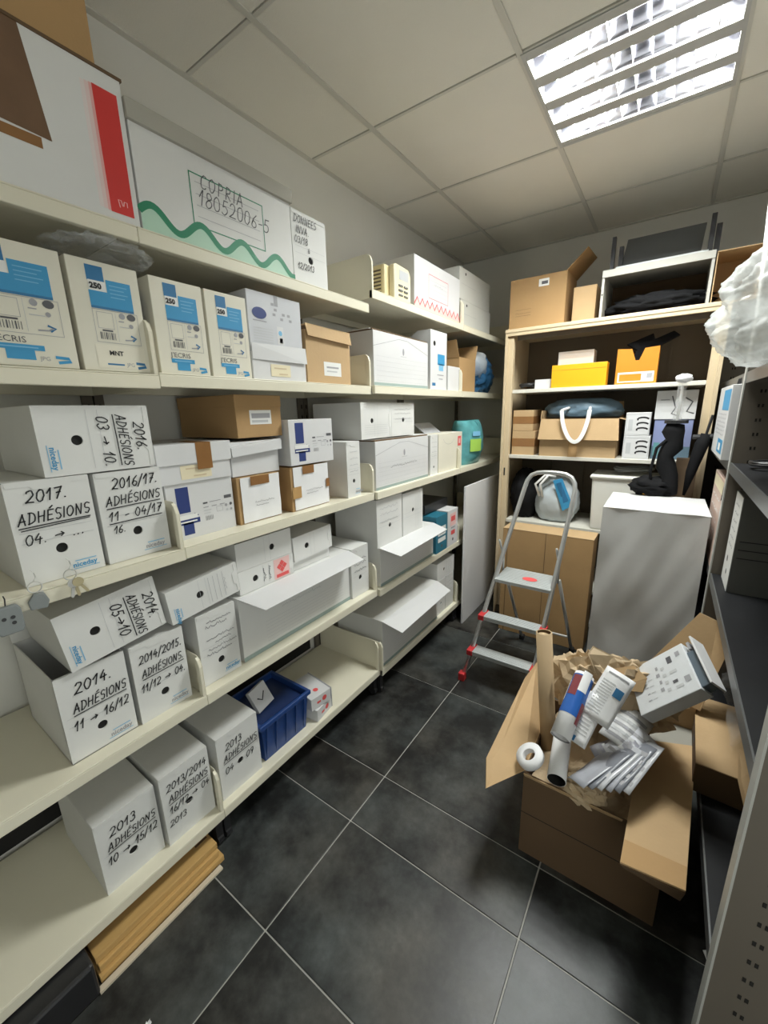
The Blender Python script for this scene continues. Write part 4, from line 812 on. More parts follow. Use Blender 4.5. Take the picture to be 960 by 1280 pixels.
for i, p in enumerate(pp):
    d = Vector(pp[min(i+1, 24)])-Vector(pp[max(i-1, 0)]); d.y = 0; d.normalize(); nn = Vector((-d.z, 0, d.x))*.011
    vs += [Vector(p)+nn, Vector(p)-nn]
mb.add(vs, [(2*i, 2*i+1, 2*i+3, 2*i+2) for i in range(24)], LABELW); mb.build('handle_strap', t, solid=.002)
MB().tube([(-.085, -.165, .05), (-.06, -.05, .066)], .008, LABELW, n=8).tube([(.065, -.165, .05), (.05, -.05, .066)], .008, LABELW, n=8).build('handle_strap', t)
for k in range(2):
    t, F, Wd = ybox('label_box', ('white box with black figures print, lower of the stacked pair', 'white box with black figures print, upper of the stacked pair')[k], 1.305, 1.432-.01*k, 2.67, s2+.128*k, .127, WHITE2, .16)
    mb = MB(); mb.frame(F, .004, Wd-.004, .008, .118, .001, GREYINK)
    for i in range(3): mb.ribbon(F, arc(Wd*.7, .035+.028*i, .026, .010, 200, 20, 6), .008, INK)
    mb.rect(F, Wd*.12, Wd*.3, .03, .09, LTINK); mb.build('printed_figures', t)
t, F, Wd = ybox('blue_box', 'lavender-blue box under the white printed box in the cabinet', 1.44, 1.612, 2.72, s2+.0005, .215, LBLUE, .22)
MB().rect(F, 0, Wd, 0, .07, BLUEGREY).rect((F[0]+F[3]*.0004, *F[1:]), Wd*.05, Wd*.2, .02, .09, mat('teal_print', (.12, .3, .32), .5)).build('printed_base', t)
t, F, Wd = ybox('label_box', 'white printed box on top of the lavender-blue box', 1.435, 1.615, 2.715, s2+.216, .15, WHITE2, .22)
mb = MB(); mb.ribbon(F, [(.07, .12), (.09, .06), (.075, .03), (.1, .02)], .006, INKSOFT); mb.ribbon(F, [(.13, .11), (.16, .09), (.14, .04), (.17, .03)], .007, INKSOFT); mb.rect(F, .02, .06, .1, .105, GREYINK); mb.build('printed_figures', t)
# third cabinet shelf (partly hidden)
t = thing('plastic_bin', 'white plastic bin with rolled rim in the cabinet', 'bin', (1.335, 2.66, s3))
mb = MB(); a = [(-.155, 0), (.155, 0), (.155, .2), (-.155, .2)]; b = [(-.168, -.012), (.168, -.012), (.168, .21), (-.168, .21)]
mb.add([(*p, 0) for p in a]+[(*p, .32) for p in b], [(i, (i+1) % 4, 4+(i+1) % 4, 4+i) for i in range(4)]+[(3, 2, 1, 0)], WPLAST); mb.build('tub', t, bevel=.012)
MB().tube([(-.17, -.014, .325), (.17, -.014, .325), (.17, .212, .325), (-.17, .212, .325)], .012, WPLAST, closed=True, n=8).build('rim', t)
MB().box(-.165, .165, -.008, .205, .326, .334, WPLAST).build('lid', t)
cable_coil('wire_tangle', 'wire racks and dark clips piled on the white bin lid', (1.36, 2.75, s3+.337), .10, DGREY, 5, sq=(1.2, .6, .5))
t = thing('carrier_bag', 'grey-white carrier bag with blue print and white straps, in the cabinet', 'bag', (.955, 2.78, s3))
crumple('pouch', (0, 0, .13), (.125, .09, .15), .16, 2.2, 31, mat('grey_white_bag', (.50, .55, .58), .4, var=.2), parent=t, squash=lambda p, d: Vector((p.x, p.y, max(-.125, p.z))))
MB().slab([(-.01, -.105, .28), (.045, -.115, .30), (.115, -.09, .13), (.06, -.105, .09)], .004, BLUEP).slab([(.012, -.112, .265), (.04, -.118, .275), (.09, -.1, .16), (.062, -.106, .14)][:], .004, BLUED).build('blue_panel', t)
for k in range(2): MB().tube([(-.09+.02*k, -.09, .17), (-.115+.03*k, -.11, .25), (-.06+.02*k, -.1, .31), (.0, -.08, .30)], .008, LABELW, n=8).build('strap', t, smooth=True)
o = tag(crumple('black_sack', (.745, 2.80, s3+.15), (.085, .1, .16), .2, 2, 37, BLACKC, squash=lambda p, d: Vector((p.x, p.y, max(-.15, p.z)))), 'slumped black cloth sack at left inside the cabinet', 'sack')
# on the cabinet top
def top_boxes():
    t, F, Wd = ybox('carton', 'brown carton with small white label on the cabinet top', .60, .925, 2.72, CZ, .296, BROWN, .28)
    MB().rect(F, Wd*.52, Wd*.70, .235, .275, LABELW).rect((F[0]+F[3]*.0004, *F[1:]), Wd*.57, Wd*.68, .245, .262, INKSOFT).build('white_label', t)
    mb = MB()
    for b in (.12, .10, .085): scribble(mb, F, Wd*.12, b, Wd*.28, .006, .0015, DKBROWN)
    mb.build('printed_text_marks', t)
    of = MB().slab([(Wd/2, .0, .296), (Wd/2, .27, .296), (Wd/2+.11, .25, .40), (Wd/2+.10, .01, .395)], .004, BROWN).build('open_flap', t)
    MB().rect((Vector((Wd/2+.022, .06, .322)), Vector((0, 1, 0)), Vector((.71, 0, .70)), Vector((-.70, 0, .71))), 0, .12, 0, .09, LABELW).build('flap_label', of)
    t, F, Wd = ybox('small_carton', 'small narrow brown box beside the drawer crate on cabinet top', .963, 1.083, 2.74, CZ, .20, KRAFT, .22)
    t = thing('drawer_crate', 'grey open-fronted drawer crate with dark things inside', 'crate', (1.118, 2.66, CZ)); w, d, h = .476, .36, .225
    MB().box(0, .012, 0, d, 0, h, mat('grey_crate', (.42, .41, .37), .6, var=.05)).build('side_panel', t); MB().box(w-.012, w, 0, d, 0, h, MATS['grey_crate']).build('side_panel', t)
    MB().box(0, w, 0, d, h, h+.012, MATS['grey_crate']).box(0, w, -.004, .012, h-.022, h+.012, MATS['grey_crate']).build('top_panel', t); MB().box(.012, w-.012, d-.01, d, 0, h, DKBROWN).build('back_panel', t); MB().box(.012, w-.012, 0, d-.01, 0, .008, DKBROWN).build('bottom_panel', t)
    MB().disc(FY((.006, 0, 0)), .0, .12, .004, HOLE).build('screw', t)
    o = tag(crumple('black_bundle', (1.37, 2.82, CZ+.052), (.20, .10, .055), .4, 3.2, 41, BLACKC, squash=lambda p, d: Vector((p.x, p.y, max(-.042, p.z)))), 'heap of black cords and cloth inside the grey drawer crate', 'bundle')
    # dark paper trays above
    t = thing('document_tray', 'dark grey device tray with black side posts on the drawer crate', 'tray', (1.135, 2.70, CZ+.238)); w = .46
    MB().box(.03, w-.03, .06, .28, 0, .035, DGREY).build('tray_base', t, bevel=.004); MB().box(.03, w-.03, .052, .06, .022, .032, ALUT).build('front_strip', t)
    MB().slab([(.05, .10, .04), (w-.06, .10, .04), (w-.05, .20, .20), (.06, .20, .20)], .012, mat('slate_panel', (.10, .105, .105), .5)).build('sloping_panel', t)
    MB().box(.0, .018, .06, .09, 0, .185, BLACK).build('side_post', t); MB().box(.035, .055, .09, .12, 0.0, .14, BLACK).build('side_post', t)
    MB().box(w-.035, w-.015, .06, .09, 0, .19, BLACK).build('side_post', t); MB().box(w-.01, w+.012, .09, .12, 0, .15, BLACK).build('side_post', t)
    t = open_carton('open_carton', 'pale brown open box on its side at the cabinet top corner', (1.60, 2.66, CZ), .17, .22, .225, KRAFT, [], front=False)
    MB().box(0, .17, 0, .22, .225, .229, KRAFT).build('top_panel', t)
    for i in range(2): cable_coil('dark_coil', ('dark cable coil inside the pale brown open box, front one', 'dark cable coil inside the pale brown open box, rear one')[i], (1.685, 2.72+.07*i, CZ+.006), .045, DGREY, 4, sq=(1, .6, 1.6))
top_boxes()
# ------------------------------------------------------------------ white wrapped box, brown box, ladder
def wrapped():
    t = thing('wrapped_box', 'tall box wrapped in white paper standing before the cabinet', 'box', (1.30, 2.08, 0)); w, d, h = .395, .40, .972
    def fn(u, v): return (w*u+.010*(1-v)*(u-.5), -.002+.016*noise.noise((u*2.2+v, v*2.6, 3))*math.sin(PI*u)**.5+.006*noise.noise((u*5-v*4, v*3, 6))-.004*abs(noise.noise((u*6+v*5, v*2, 8))), h*v)
    MB().grid(fn, 24, 36, SIDEWRAP).build('front_paper', t, smooth=True)
    MB().box(.002, w-.002, .012, d, 0, h-.002, SIDEWRAP).build('body', t, bevel=.006)
    def tp(u, v): return (w*u, -.002+(d+.004)*v, h+.001+.004*noise.noise((u*4, v*4, 2)))
    MB().grid(tp, 16, 14, WRAP).build('top_paper', t, smooth=True)
    MB().slab([(w+.001, 0, h), (w+.001, .22, h-.004), (w+.008, .18, h-.13), (w+.005, .03, h-.10)], .002, WRAP).build('paper_fold', t)
wrapped()
def brown_board():
    t = thing('large_flat_carton', 'large flat brown carton standing behind the step ladder', 'box', (.725, 2.42, 0)); w, d, h = .515, .165, .70
    MB().box(0, w, 0, d, 0, h, BROWN).build('body', t, bevel=.003)
    MB().box(0, w, -.001, d, h, h+.003, KRAFT).build('top_flap', t, bevel=.001); MB().rect(FY((0, 0, 0)), .03, .034, 0, h, DKBROWN).rect(FY((0, 0, 0)), w*.5, w*.5+.003, 0, h, DKBROWN).build('crease', t)
brown_board()
def ladder():
    t = thing('step_ladder', 'folding aluminium step ladder with red plastic caps', 'step ladder', (.915, 1.795, 0))
    def L(z, s): return Vector((.12*z+s*(.172-.048*z), .36*z, z))     # a rail point, s = -1 left, +1 right
    zt = 1.02; a, b = L(zt, -1), L(zt, 1)
    bow = [a.lerp(b, k)+Vector((0, .36*h, h)) for k, h in ((.03, .035), (.10, .062), (.22, .076), (.36, .08), (.5, .081), (.64, .08), (.78, .076), (.90, .062), (.97, .035))]
    MB().tube([L(z, -1) for z in (.012, .25, .54, .8, zt)]+bow+[L(z, 1) for z in (zt, .8, .54, .25, .012)], .0115, ALU, n=12).build('front_frame', t, smooth=True)
    for z in (.175, .36):
        l, r = L(z, -1), L(z, 1); m = MB().box(l.x+.008, r.x-.008, l.y-.045, l.y+.03, z-.022, z, ALUT)
        for i in range(6): m.box(l.x+.012, r.x-.012, l.y-.043+.012*i, l.y-.037+.012*i, z, z+.002, ALUT)
        st_ = m.build('step', t, bevel=.0015)
        for p in (l, r): MB().box(p.x-.016, p.x+.016, p.y-.05, p.y+.034, z-.026, z+.005, REDPL).build('step_cap', st_, bevel=.004)
    l, r = L(.55, -1), L(.55, 1); m = MB().box(l.x+.004, r.x-.004, l.y-.03, l.y+.17, .532, .55, ALUT)
    for i in range(12): m.box(l.x+.01, r.x-.01, l.y-.022+.015*i, l.y-.014+.015*i, .55, .552, ALUT)
    pf = m.build('platform', t, bevel=.002); MB().disc(FZ((0, 0, .5525)), (l.x+r.x)/2+.02, l.y+.05, .038, REDS, 18, .026).build('red_sticker', pf)
    for s, fx, fy in ((-1, -.02, .58), (1, .27, .59)):
        p = L(.55, s); rl = MB().tube([(p.x, p.y+.15, .54), (fx, fy, .012)], .0095, ALU, n=10).build('rear_leg', t, smooth=True)
        MB().tube([(p.x-.004, p.y+.13, .53), (p.x-.004, p.y+.135, .62), (p.x-.008, p.y+.06, .74)], .006, ALU, n=8).build('hinge_strap', t, smooth=True)
        q = L(0, s); MB().box(q.x-.017, q.x+.017, q.y-.017, q.y+.02, 0, .045, REDPL).build('foot_cap', t, bevel=.004)
        MB().box(fx-.014, fx+.014, fy-.015, fy+.015, 0, .03, BLACK).build('foot_cap', rl, bevel=.003)
    MB().tube([(-.012, .53, .12), (.262, .54, .12)], .007, ALU, n=8).build('rear_brace', t)
ladder()
# ------------------------------------------------------------------ waste box in front
BX, BY, BW, BD, BH = 1.262, 1.085, .375, .40, .312
def waste():
    t = open_carton('waste_carton', 'large open brown carton overflowing with waste paper and tubes', (BX, BY, 0), BW, BD, BH, DKBROWN, [], inner=DKBROWN)  # body colour darkened for the shaded front; flaps keep the lit kraft tone
    MB().slab([(0, .01, BH), (0, BD, BH), (-.085, BD+.06, BH+.10), (-.10, BD-.05, BH+.09), (-.115, -.02, BH+.01), (-.085, -.10, BH-.02)], .004, KRAFT).build('side_flap', t)
    tf = MB().slab([(.275, -.135, .320), (.408, -.118, .316), (.445, .40, .325), (.295, .33, .332)], .005, KRAFT).build('top_flap', t)
    MB().slab([(.275, -.1355, .3208), (.408, -.1185, .3168), (.412, -.055, .3178), (.279, -.068, .3222)], .0006, BROWN).build('flap_tape', tf)
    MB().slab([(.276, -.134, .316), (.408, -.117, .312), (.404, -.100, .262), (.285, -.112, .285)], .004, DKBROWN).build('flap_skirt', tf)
    MB().slab([(0, -.001, BH), (BW*.72, -.001, BH), (BW*.70, .03, BH-.07), (.02, .025, BH-.075)], .003, KRAFT).build('front_flap', t)
    MB().box(.0, BW, -.0008, 0, .16, .162, HOLE).build('front_seam', t)
waste()
zc = BH
t = thing('cardboard_sheet', 'bent brown cardboard sheet leaning between rack and white wrapped box', 'cardboard', (1.55, 1.56, .33))
MB().slab([(-.04, .06, .10), (.16, .0, .08), (.205, .04, .30), (.175, .10, .375), (.125, .12, .385)], .005, KRAFT).build('sheet', t); MB().slab([(.125, .1205, .385), (.175, .1005, .375), (.19, .14, .345), (.15, .155, .35)], .003, KRAFT).build('folded_corner', t)
MB().box(-.03, .15, .01, .06, -.33, .09, KRAFT).build('lower_half', t)
# cardboard tube
t = thing('cardboard_tube', 'long brown cardboard tube standing upright in the waste carton', 'tube', (1.325, 1.26, .02)); a, b = Vector((0, 0, 0)), Vector((-.085, .06, .66))
MB().pipe(a, b, .026, .022, TUBEC, DKBROWN).add([b-(b-a).normalized()*.012+Vector((.022*math.cos(2*PI*i/20), .022*math.sin(2*PI*i/20), 0)) for i in range(20)], [tuple(range(20))], TUBEC).build('tube_wall', t, smooth=True)
def roll_tube(name, label, loc, d, L, ro, m, m2, cat='paper roll', th=.0015, inner=True):
    t = thing(name, label, cat, loc); d = Vector(d).normalized(); MB().pipe((0, 0, 0), d*L, ro, ro-th, m, m2).build('outer_sheet', t, smooth=True)
    if not inner: return t
    u = d.orthogonal().normalized(); w = d.cross(u); pts = []
    for i in range(34):
        a_ = i*.42; r = ro*(.96-.30*i/34); pts.append((u*math.cos(a_)+w*math.sin(a_))*r+d*.004)
    mb = MB(); mb.add(pts+[p+d*(L-.01) for p in pts], [(i, i+1, 35+i, 34+i) for i in range(33)], m); mb.build('inner_layers', t, smooth=True); return t
roll_tube('paper_roll', 'white paper roll with dark open end at the front of the waste carton', (1.357, 1.080, BH+.032), (-.02, .2, .045), .20, .027, PAPER, HOLE, inner=False)
t = roll_tube('magazine_roll', 'rolled glossy blue brochure lying on the waste paper', (1.350, 1.12, BH+.150), (.03, .19, .118), .215, .029, PAPER, GREYINK)
d = Vector((.03, .19, .118)).normalized(); u = d.orthogonal().normalized(); w = d.cross(u)
def strip(mb, a0, a1, l0, l1, m, ro=.0300): mb.grid(lambda p, q: (u*math.cos(a0+(a1-a0)*p)+w*math.sin(a0+(a1-a0)*p))*ro+d*(l0+(l1-l0)*q), 30, 4, m)
BRB = mat('brochure_blue', (.03, .12, .42), .25, var=.35, scale=9); BRR = mat('brochure_maroon', (.22, .05, .06), .25, var=.3, scale=12)
mb = MB(); strip(mb, 0, 2*PI, .07, .205, BRB); [strip(mb, a_, a_+.9, .05+.02*k_, .12+.02*k_, (BRR, PAPER)[k_ % 2], .0305) for k_, a_ in enumerate((.2, 1.4, 2.5, 3.6, 4.7, 5.6))]; mb.build('cover_print', t, smooth=True)
t = roll_tube('tape_reel', 'white cardboard reel lying at the left corner of the waste carton', (1.275, 1.115, BH+.035), (-.35, -.25, .75), .02, .042, PAPER, PAPER, 'reel', .022)
# leaflets and magazines
def sheet(name, label, loc, rot, w, h, m, bend=.02, marks=None, th=.0012, cat='leaflet', seed=1, group=None):
    t = thing(name, label, cat, loc, 0, group, rot=rot)
    fn = lambda a, b: (w*(a-.5), h*(b-.5), bend*math.sin(PI*a)+.006*noise.noise((a*2, b*2, seed)))
    MB().grid(fn, 8, 8, m).build('page', t, smooth=True, solid=th)
    if marks: mb = MB(); marks(mb, lambda a0, a1, b0, b1, mm: mb.grid(lambda a, b: Vector(fn(a0+(a1-a0)*a, b0+(b1-b0)*b))+Vector((0, 0, .0012)), 5, 3, mm)); mb.build('printed_block', t)
    return t
def mk(mb, R):
    R(.15, .85, .9, .93, GREYINK)
    for i in range(12): R(.1, .55, .14+.055*i, .155+.055*i, LTINK)
    R(.6, .88, .55, .72, BLUED)
def mk2(mb, R):
    for i in range(9): R(.15, .8, .2+.07*i, .215+.07*i, LTINK)
    R(.05, .4, .02, .12, BLUED)
def mk3(mb, R):
    for i in range(5): R(.1, .9, .12+.16*i, .20+.16*i, (GREYINK, LTINK)[i % 2])
sheet('leaflet', 'white printed leaflet with small blue picture, leaning on the heap', (1.452, 1.25, BH+.25), (.85, .22, -.25), .085, .165, PAPER, .010, mk)
sheet('leaflet', 'narrow white leaflet with blue corner beside the blue brochure', (1.410, 1.20, BH+.185), (.85, .1, -.28), .055, .16, PAPER, .008, mk2, seed=5)
for i in range(6):
    sheet('magazine', ('glossy grey magazine at the bottom of the fan by the carton front', 'second magazine up in the fan by the carton front', 'third magazine up in the fan by the carton front', 'third magazine from the top of the fan', 'striped magazine second from the top of the fan', 'striped magazine on top of the fan by the carton front')[i], (1.455+.018*i, 1.150+.006*i, BH+.080+.0055*i), (.30+.02*i, -.45+.02*i, -.72+.03*i), .070, .18, mat('magazine_grey_%d' % (i % 3), ((.36, .37, .41), (.20, .21, .24), (.50, .51, .54))[i % 3], .3, var=.2, scale=30), .006, mk3 if i > 3 else None, th=.002, cat='magazine', seed=i, group='magazines fanned out in the waste carton')
for i, (x, y, z, r) in enumerate(((1.53, 1.24, BH+.105, -.5), (1.51, 1.29, BH+.13, -.3), (1.50, 1.22, BH+.085, -.9))):
    sheet('crumpled_flyer', ('crumpled black and white flyer beside the printed leaflet', 'crumpled black and white flyer near the kraft paper', 'crumpled black and white flyer above the fanned magazines')[i], (x, y, z), (.5, .25, r), .10, .13, mat('flyer_grey_%d' % i, ((.62, .63, .68), (.72, .72, .74), (.30, .30, .34))[i], .35, var=.45, scale=25), .02, mk3, cat='flyer', seed=i+11)
# kraft paper fill and dark card inside
mb = MB()
def heap(u_, v_):
    x = .012+(BW-.024)*u_; y = .012+(BD-.024)*v_
    k = noise.fractal((x*9, y*9, 3), 1, 2, 4); rid = 1-2*abs(noise.noise((x*13, y*13, 7)))
    return (x, y, BH-.075+.05*k*math.sin(PI*u_)*math.sin(PI*v_)+.022*rid+.10*v_*math.sin(PI*u_)**.6)
o = tag(mb.grid(heap, 44, 44, KPAPER).build('packing_paper'), 'crumpled brown packing paper filling the waste carton', 'packing paper', kind='stuff'); o.location = (BX, BY, 0)
def kraft_lump(loc, R, seed, label, amp=.5, sq=None):
    o = crumple('packing_paper_ball', loc, R, amp, 2.8, seed, KPAPER, 26, 18, smooth=False); return tag(o, label, 'packing paper')
kraft_lump((1.39, 1.40, BH+.165), (.10, .055, .085), 3, 'crumpled kraft paper at the back of the waste carton, left piece', .6)
kraft_lump((1.50, 1.41, BH+.18), (.11, .055, .085), 8, 'crumpled kraft paper at the back of the waste carton, right piece', .6)
kraft_lump((1.425, 1.112, BH+.005), (.045, .024, .035), 15, 'crumpled kraft paper poking out over the carton front', .6)
def torn(name, label, loc, rot, pts, m, cat='card', th=.003):
    t = thing(name, label, cat, loc, 0, None, rot=rot); MB().slab([(a, b, .012*math.sin(a*40)+.01*math.cos(b*50)) for a, b in pts], th, m).build('sheet', t); return t
torn('card_piece', 'torn pale brown card standing at the back of the waste heap', (1.43, 1.37, BH+.27), (1.15, .25, .5), [(-.06, .03), (-.02, -.03), (.05, -.045), (.06, -.01), (.02, .045), (-.04, .06)], KPAPER)
torn('card_piece', 'curled pale card scrap at the back left of the waste heap', (1.345, 1.38, BH+.205), (1.2, .5, .2), [(-.05, .02), (-.03, -.05), (.01, -.065), (.03, -.01), (.02, .05), (-.02, .055)], KPAPER)
torn('card_piece', 'brown card scrap between kraft paper and the product box', (1.49, 1.36, BH+.26), (.8, -.3, .1), [(-.05, .03), (-.05, -.03), (.04, -.04), (.06, .0), (.03, .04)], KRAFT)
t = thing('grey_card', 'grey-brown card panel lying inside the waste carton by the right flap', 'card', (1.635, 1.49, BH+.003)); MB().box(-.055, .068, -.085, .12, 0, .006, mat('grey_brown_card', (.30, .29, .25), .7)).build('panel', t); MB().rect(FZ((0, 0, .0062)), -.055, .068, -.085, -.05, LABELW).build('label_strip', t)
# white device box with dark insert
def device():
    t = thing('device_box', 'grey-white product box with dark inner tray, on top of the waste', 'box', (1.60, 1.30, .618))
    U, V, N = Vector((.636, -.022, .771)), Vector((-.297, .916, .271)), Vector((-.712, -.402, .576)); w, h, d = .195, .164, .045
    t.matrix_basis = Matrix.Translation(Vector((1.542, 1.271, .52))+U*w/2+V*h/2) @ Matrix((U, V, N)).transposed().to_4x4()
    MB().box(-w/2, w/2, -h/2, h/2, -d, 0, mat('device_white', (.66, .68, .70), .5, var=.04)).build('sleeve', t, bevel=.002)
    MB().box(w/2-.002, w/2+.030, -h/2+.008, h/2-.035, -d+.006, -.006, mat('slate_tray', (.10, .13, .16), .5)).build('inner_tray', t, bevel=.002)
    MB().box(w/2+.010, w/2+.018, h/2-.03, h/2-.004, -d+.006, -.004, GREYINK).build('inner_card', t)
    MB().box(w/2+.030, w/2+.036, -h/2, h/2+.002, -d, .006, WHITE2).build('end_panel', t, bevel=.001)
    F = (Vector((-w/2, -h/2, 0)), Vector((1, 0, 0)), Vector((0, 1, 0)), Vector((0, 0, 1))); mb = MB()
    for i in range(5): mb.rect(F, w*.20+.003*(i % 2), w*.20+.012, h*(.18+.13*i), h*(.2+.13*i), GREYINK); mb.rect(F, w*.28, w*.36, h*(.18+.13*i), h*(.195+.13*i), LTINK)
    for i in range(4): mb.rect(F, w*(.44+.02*(i % 2)), w*.50, h*(.25+.15*i), h*(.32+.15*i), GREYINK); mb.rect(F, w*.54, w*.6, h*(.2+.15*i), h*(.26+.15*i), LTINK)
    mb.rect(F, w*.68, w*.76, h*.72, h*.86, INKSOFT); mb.rect(F, w*.84, w*.91, h*.78, h*.88, GREYINK); mb.rect(F, w*.66, w*.74, h*.30, h*.36, INKSOFT); mb.rect(F, w*.84, w*.93, h*.22, h*.34, GREYINK); mb.rect(F, w*.66, w*.78, h*.5, h*.56, LTINK); mb.rect(F, w*.68, w*.80, h*.18, h*.24, LTINK); mb.build('printed_panel', t)
device()
# ------------------------------------------------------------------ RIGHT RACKS
RX0, RX1 = 1.713, 2.17
def rack(y0, y1, shelves, label, first=True):
    t = thing('metal_rack', label, 'rack', (RX0, y0, 0)); w = RX1-RX0; top = 2.0; L = y1-y0
    ends = ([0] if first else [])+[L]
    for y in ends:
        MB().box(.0, w, y, y+.004, 0, top, PANELG).build('end_panel', t); MB().box(-.003, .001, y-.001, y+.032, 0, top, RACKL).build('front_flange', t)
        MB().box(w-.03, w, y, y+.03, 0, top, PANELG).build('rear_post', t)
        mb = MB()
        for i in range(38):
            z = .06+i*.05
            for x in (.045, .056): mb.box(x, x+.0055, y-.0008, y-.0002, z, z+.011, HOLE)
        mb.build('slot_row', t)['kind'] = 'stuff'
    for z in shelves:
        MB().box(.004, w-.004, .034 if first else .006, L-.004, z-.004, z, RACKB).build('shelf', t); MB().box(.0, .004, .034 if first else .006, L-.004, z-.036, z+.002, LIPG).build('shelf_lip', t)
    return t
rack(.845, 1.97, [.29, .77, 1.21, 1.53], 'grey metal rack with black shelves along the right wall, nearest bay')
rack(1.97, 3.06, [.29, .77, 1.21, 1.53], 'grey metal rack bay farther along the right wall, behind the white bag', first=False)
# plastic bag
def sqb(p, d):
    k = 1-.16*math.exp(-((p.z-.02-.05*math.sin(3*d.y))/.03)**2)*(1 if d.x < 0 else .5); return Vector((p.x*k, p.y*k, max(p.z, -.140)))
def bag_pt(u, v):
    th, ph = 2*PI*u, PI*v; d = Vector((math.cos(th)*math.sin(ph), math.sin(th)*math.sin(ph), math.cos(ph))); o = Vector((7, 3, 1))
    low = noise.noise(d*1.9+o); c1 = (1-abs(noise.noise(d*2.6+o)))**6; c2 = (1-abs(noise.noise(Vector((d.x*5, d.y*5, d.z*8))+o)))**6
    r = 1+.10*low-.075*c1+.035*c2+.012*noise.noise(d*17)
    p = Vector((d.x*.235, d.y*.25, d.z*.185))*r; q = sqb(p, d); return tuple(q)
o = tag(MB().grid(bag_pt, 150, 100, BAGF).build('plastic_bag', smooth=True), 'large milky plastic bag bulging off the rack shelf, top right', 'plastic bag'); o.location = (1.80, 1.60, 1.53+.142)
t = thing('paper_roll', 'pale paper roll leaning in the upper right corner behind the bag', 'paper roll', (1.765, 2.06, 1.5305)); MB().pipe((0, 0, 0), (-.03, 0, .58), .04, .037, PAPER, PAPER).build('outer_sheet', t, smooth=True)
# items on near rack
def xbox(name, label, x0, x1, y0, y1, z0, Ht, m, cat='box'):
    t = thing(name, label, cat, ((x0+x1)/2, (y0+y1)/2, z0)); a, b = (x1-x0)/2, (y1-y0)/2
    MB().box(-a, a, -b, b, 0, Ht, m).build('body', t, bevel=.002); return t, a, b
t, a, b = xbox('storage_file', 'dark grey filing box with white printed spine on the rack', 1.745, 2.05, 1.78, 1.945, .77, .345, DGREY)
F = (Vector((-a, b, 0)), Vector((0, -1, 0)), Vector((0, 0, 1)), Vector((-1, 0, 0)))
MB().rect(F, .002, .163, .002, .343, LABELW).build('white_spine', t); F = (F[0]+F[3]*.0006, *F[1:]); mb = MB()
for i in range(6): scribble(mb, F, .04, .30-.03*i, .085, .012, .002, INKSOFT)
mb.disc(F, .07, .10, .012, INKSOFT); mb.disc(F, .09, .055, .010, INKSOFT); mb.build('printed_marks', t)
for i in range(3): MB().box(-a+.01, a, -b-.001, -b, .13+.03*i, .133+.03*i, BLACK).build('groove', t)
for i, (x, y) in enumerate(((1.805, 1.80), (1.86, 1.62))): cable_coil('black_cable', ('coil of black cable on the rack shelf, near the far post', 'coil of black cable on the rack shelf, nearer the camera')[i], (x, y, 1.21), .075, BLACK, 5, sq=(1, .9, .45))
# far rack contents
t, a, b = xbox('envelope_box', 'white and blue printed carton on the far rack bay', 1.688, 2.05, 2.05, 2.50, 1.21, .285, WHITE2)
F = (Vector((-a, b, 0)), Vector((0, -1, 0)), Vector((0, 0, 1)), Vector((-1, 0, 0))); mb = MB()
mb.rect(F, .20, .44, .19, .27, BLUEP); mb.rect(F, .24, .43, .02, .075, BLUEP); mb.rect((F[0]+F[3]*.0004, *F[1:]), .29, .37, .03, .06, LABELW)
for i in range(6): scribble(mb, F, .08, .09+.016*i, .33, .01, .002, GREYINK)
mb.build('printed_panel', t)
t = thing('black_pouch', 'black folded pouch on the printed carton under the bag', 'pouch', (1.76, 2.13, 1.4955)); MB().prism([(-.05, 0), (.09, 0), (.10, .03), (.03, .052), (-.045, .04)], -.06, .06, BLACKC, 'y').build('fold', t, bevel=.006)
t = thing('luggage_tag', 'black strap tag dangling from the far rack shelf', 'strap', (1.712, 2.02, 1.05)); MB().slab([(0, .035, 0), (0, .0, .01), (0, -.03, .10), (0, -.018, .105)], .004, BLACKC).build('tag', t); MB().tube([(0, -.024, .10), (0, -.03, .14), (.02, -.03, .142)], .003, BLACKC, n=6).build('cord', t)
t, a, b = xbox('carton', 'pale pinkish printed carton on the far rack below the blue one', 1.714, 2.05, 2.03, 2.42, .77, .36, mat('pinkish_card', (.60, .45, .38), .6, var=.12))
F = (Vector((-a, b, 0)), Vector((0, -1, 0)), Vector((0, 0, 1)), Vector((-1, 0, 0))); mb = MB()
mb.rect(F, .02, .37, .30, .35, YPLAST2)
for i in range(5): scribble(mb, F, .05, .08+.045*i, .28, .02, .004, LABELW)
mb.build('printed_panel', t)
# lower rack: brown carton and film
t = thing('open_carton', 'brown carton with open flap poking off the low rack shelf', 'box', (1.75, 1.32, .2905), -.03)
MB().box(-.058, .10, 0, .36, 0, .098, DKBROWN).build('body', t, bevel=.002); MB().box(-.058, .10, 0, .36, .0982, .101, KRAFT).build('top_panel', t)  # body in the shaded tone of its front, top in the lit one
MB().slab([(.036, -.01, .104), (.060, -.26, .075), (.10, -.24, .09), (.102, .10, .125), (.045, .12, .112)], .004, KRAFT).build('flap', t)
MB().rect((Vector((-.058, 0, 0)), Vector((0, -1, 0)), Vector((0, 0, 1)), Vector((-1, 0, 0))), -.18, -.13, .05, .08, INK).build('dark_mark', t)
o = MB().grid(lambda u, v: (.10*u+.012*noise.noise((u*5, v*5, 1)), .34*v, .02*noise.noise((u*6, v*6, 4))+.14*(1-abs(2*u-1))*.3), 14, 22, CLEARF).build('bubble_wrap', smooth=True); o.location = (1.775, 1.42, .415); o.rotation_euler.x = .15; tag(o, 'strip of clear plastic wrap over the brown carton on the rack', 'plastic wrap')
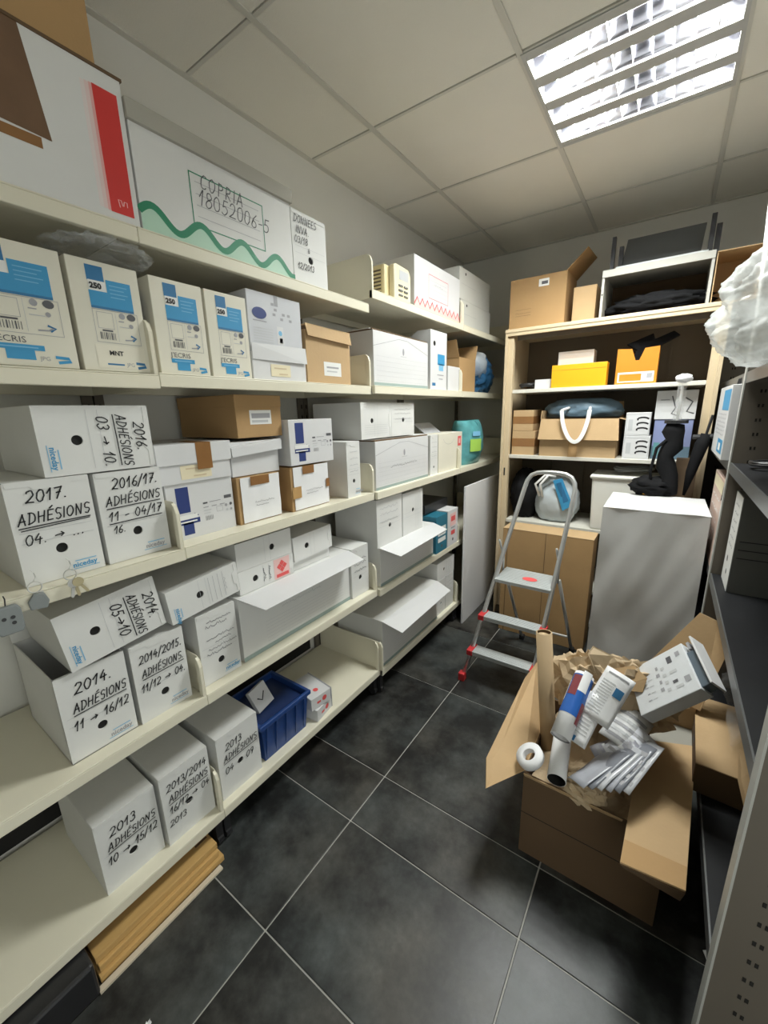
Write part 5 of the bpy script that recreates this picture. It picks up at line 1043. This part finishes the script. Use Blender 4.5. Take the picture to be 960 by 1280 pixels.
sheet('paper_sheet', 'crumpled white sheet lying on the floor under the rack', (1.82, 1.02, .02), (.1, .1, .4), .10, .16, PAPER, .02, cat='paper', seed=61)
# tripod bag on the cabinet shelf edge
def tripod():
    t = thing('tripod_bag', 'black tripod bag with clear tube on top, standing on wrapped box', 'bag', (1.525, 2.50, .977))
    MB().tube([(.012, 0, 0), (.004, .0, .05), (.012, .0, .10), (-.008, 0, .15), (-.014, 0, .2), (.010, 0, .25), (.014, 0, .28), (.003, 0, .32), (.01, 0, .36)], [.046, .052, .038, .044, .034, .046, .036, .048, .036], BLACKC, n=16).build('body', t, smooth=True)
    MB().tube([(.01, 0, .36), (.01, 0, .375)], .05, BLACK, n=14).build('collar', t)
    MB().pipe((.012, 0, .37), (.015, 0, .56), .019, .017, CLEARF, CLEARF).build('clear_tube', t, smooth=True); MB().tube([(.012, 0, .37), (.014, 0, .54)], .006, STEEL, n=8).build('inner_rod', t)
    crumple('cap', (.016, 0, .572), (.03, .026, .018), .3, 3, 71, PAPER, 16, 10, parent=t)
    MB().tube([(-.05, -.03, .02), (-.07, -.04, .12), (-.055, -.03, .24), (-.02, -.03, .28)], .007, BLACKC, n=8).build('strap', t, smooth=True)
    crumple('slumped_base', (-.055, -.01, .038), (.07, .045, .036), .7, 3.4, 72, BLACKC, 20, 14, parent=t)
tripod()
t = thing('folded_umbrella', 'folded black umbrella leaning against the cabinet post', 'umbrella', (1.61, 2.53, .975))
MB().tube([(0, 0, 0), (.015, 0, .12), (.04, 0, .26), (.05, 0, .31)], [.006, .022, .030, .02], BLACKC, n=10).build('canopy', t, smooth=True); MB().tube([(.05, 0, .30), (.065, 0, .40)], .006, BLACK, n=8).build('handle', t); MB().tube([(.0, 0, .295), (.09, 0, .30)], .012, BLACK, n=8).build('runner', t)
t = thing('wood_board', 'narrow brown board upright behind the umbrella', 'board', (1.56, 2.575, .0)); MB().box(0, .09, 0, .018, 0, 1.16, WOODM if False else mat('brown_laminate', (.30, .2, .12), .5, var=.15, stretch=(8, 8, 1))).build('panel', t, bevel=.001)
t = thing('yellow_tag', 'small yellow plastic tag beside the black tripod bag', 'tag', (1.435, 2.45, .978)); MB().prism([(0, 0), (.03, .0), (.06, .05), (.04, .065), (.012, .03)], 0, .006, YELLOW, 'y').build('tag', t)
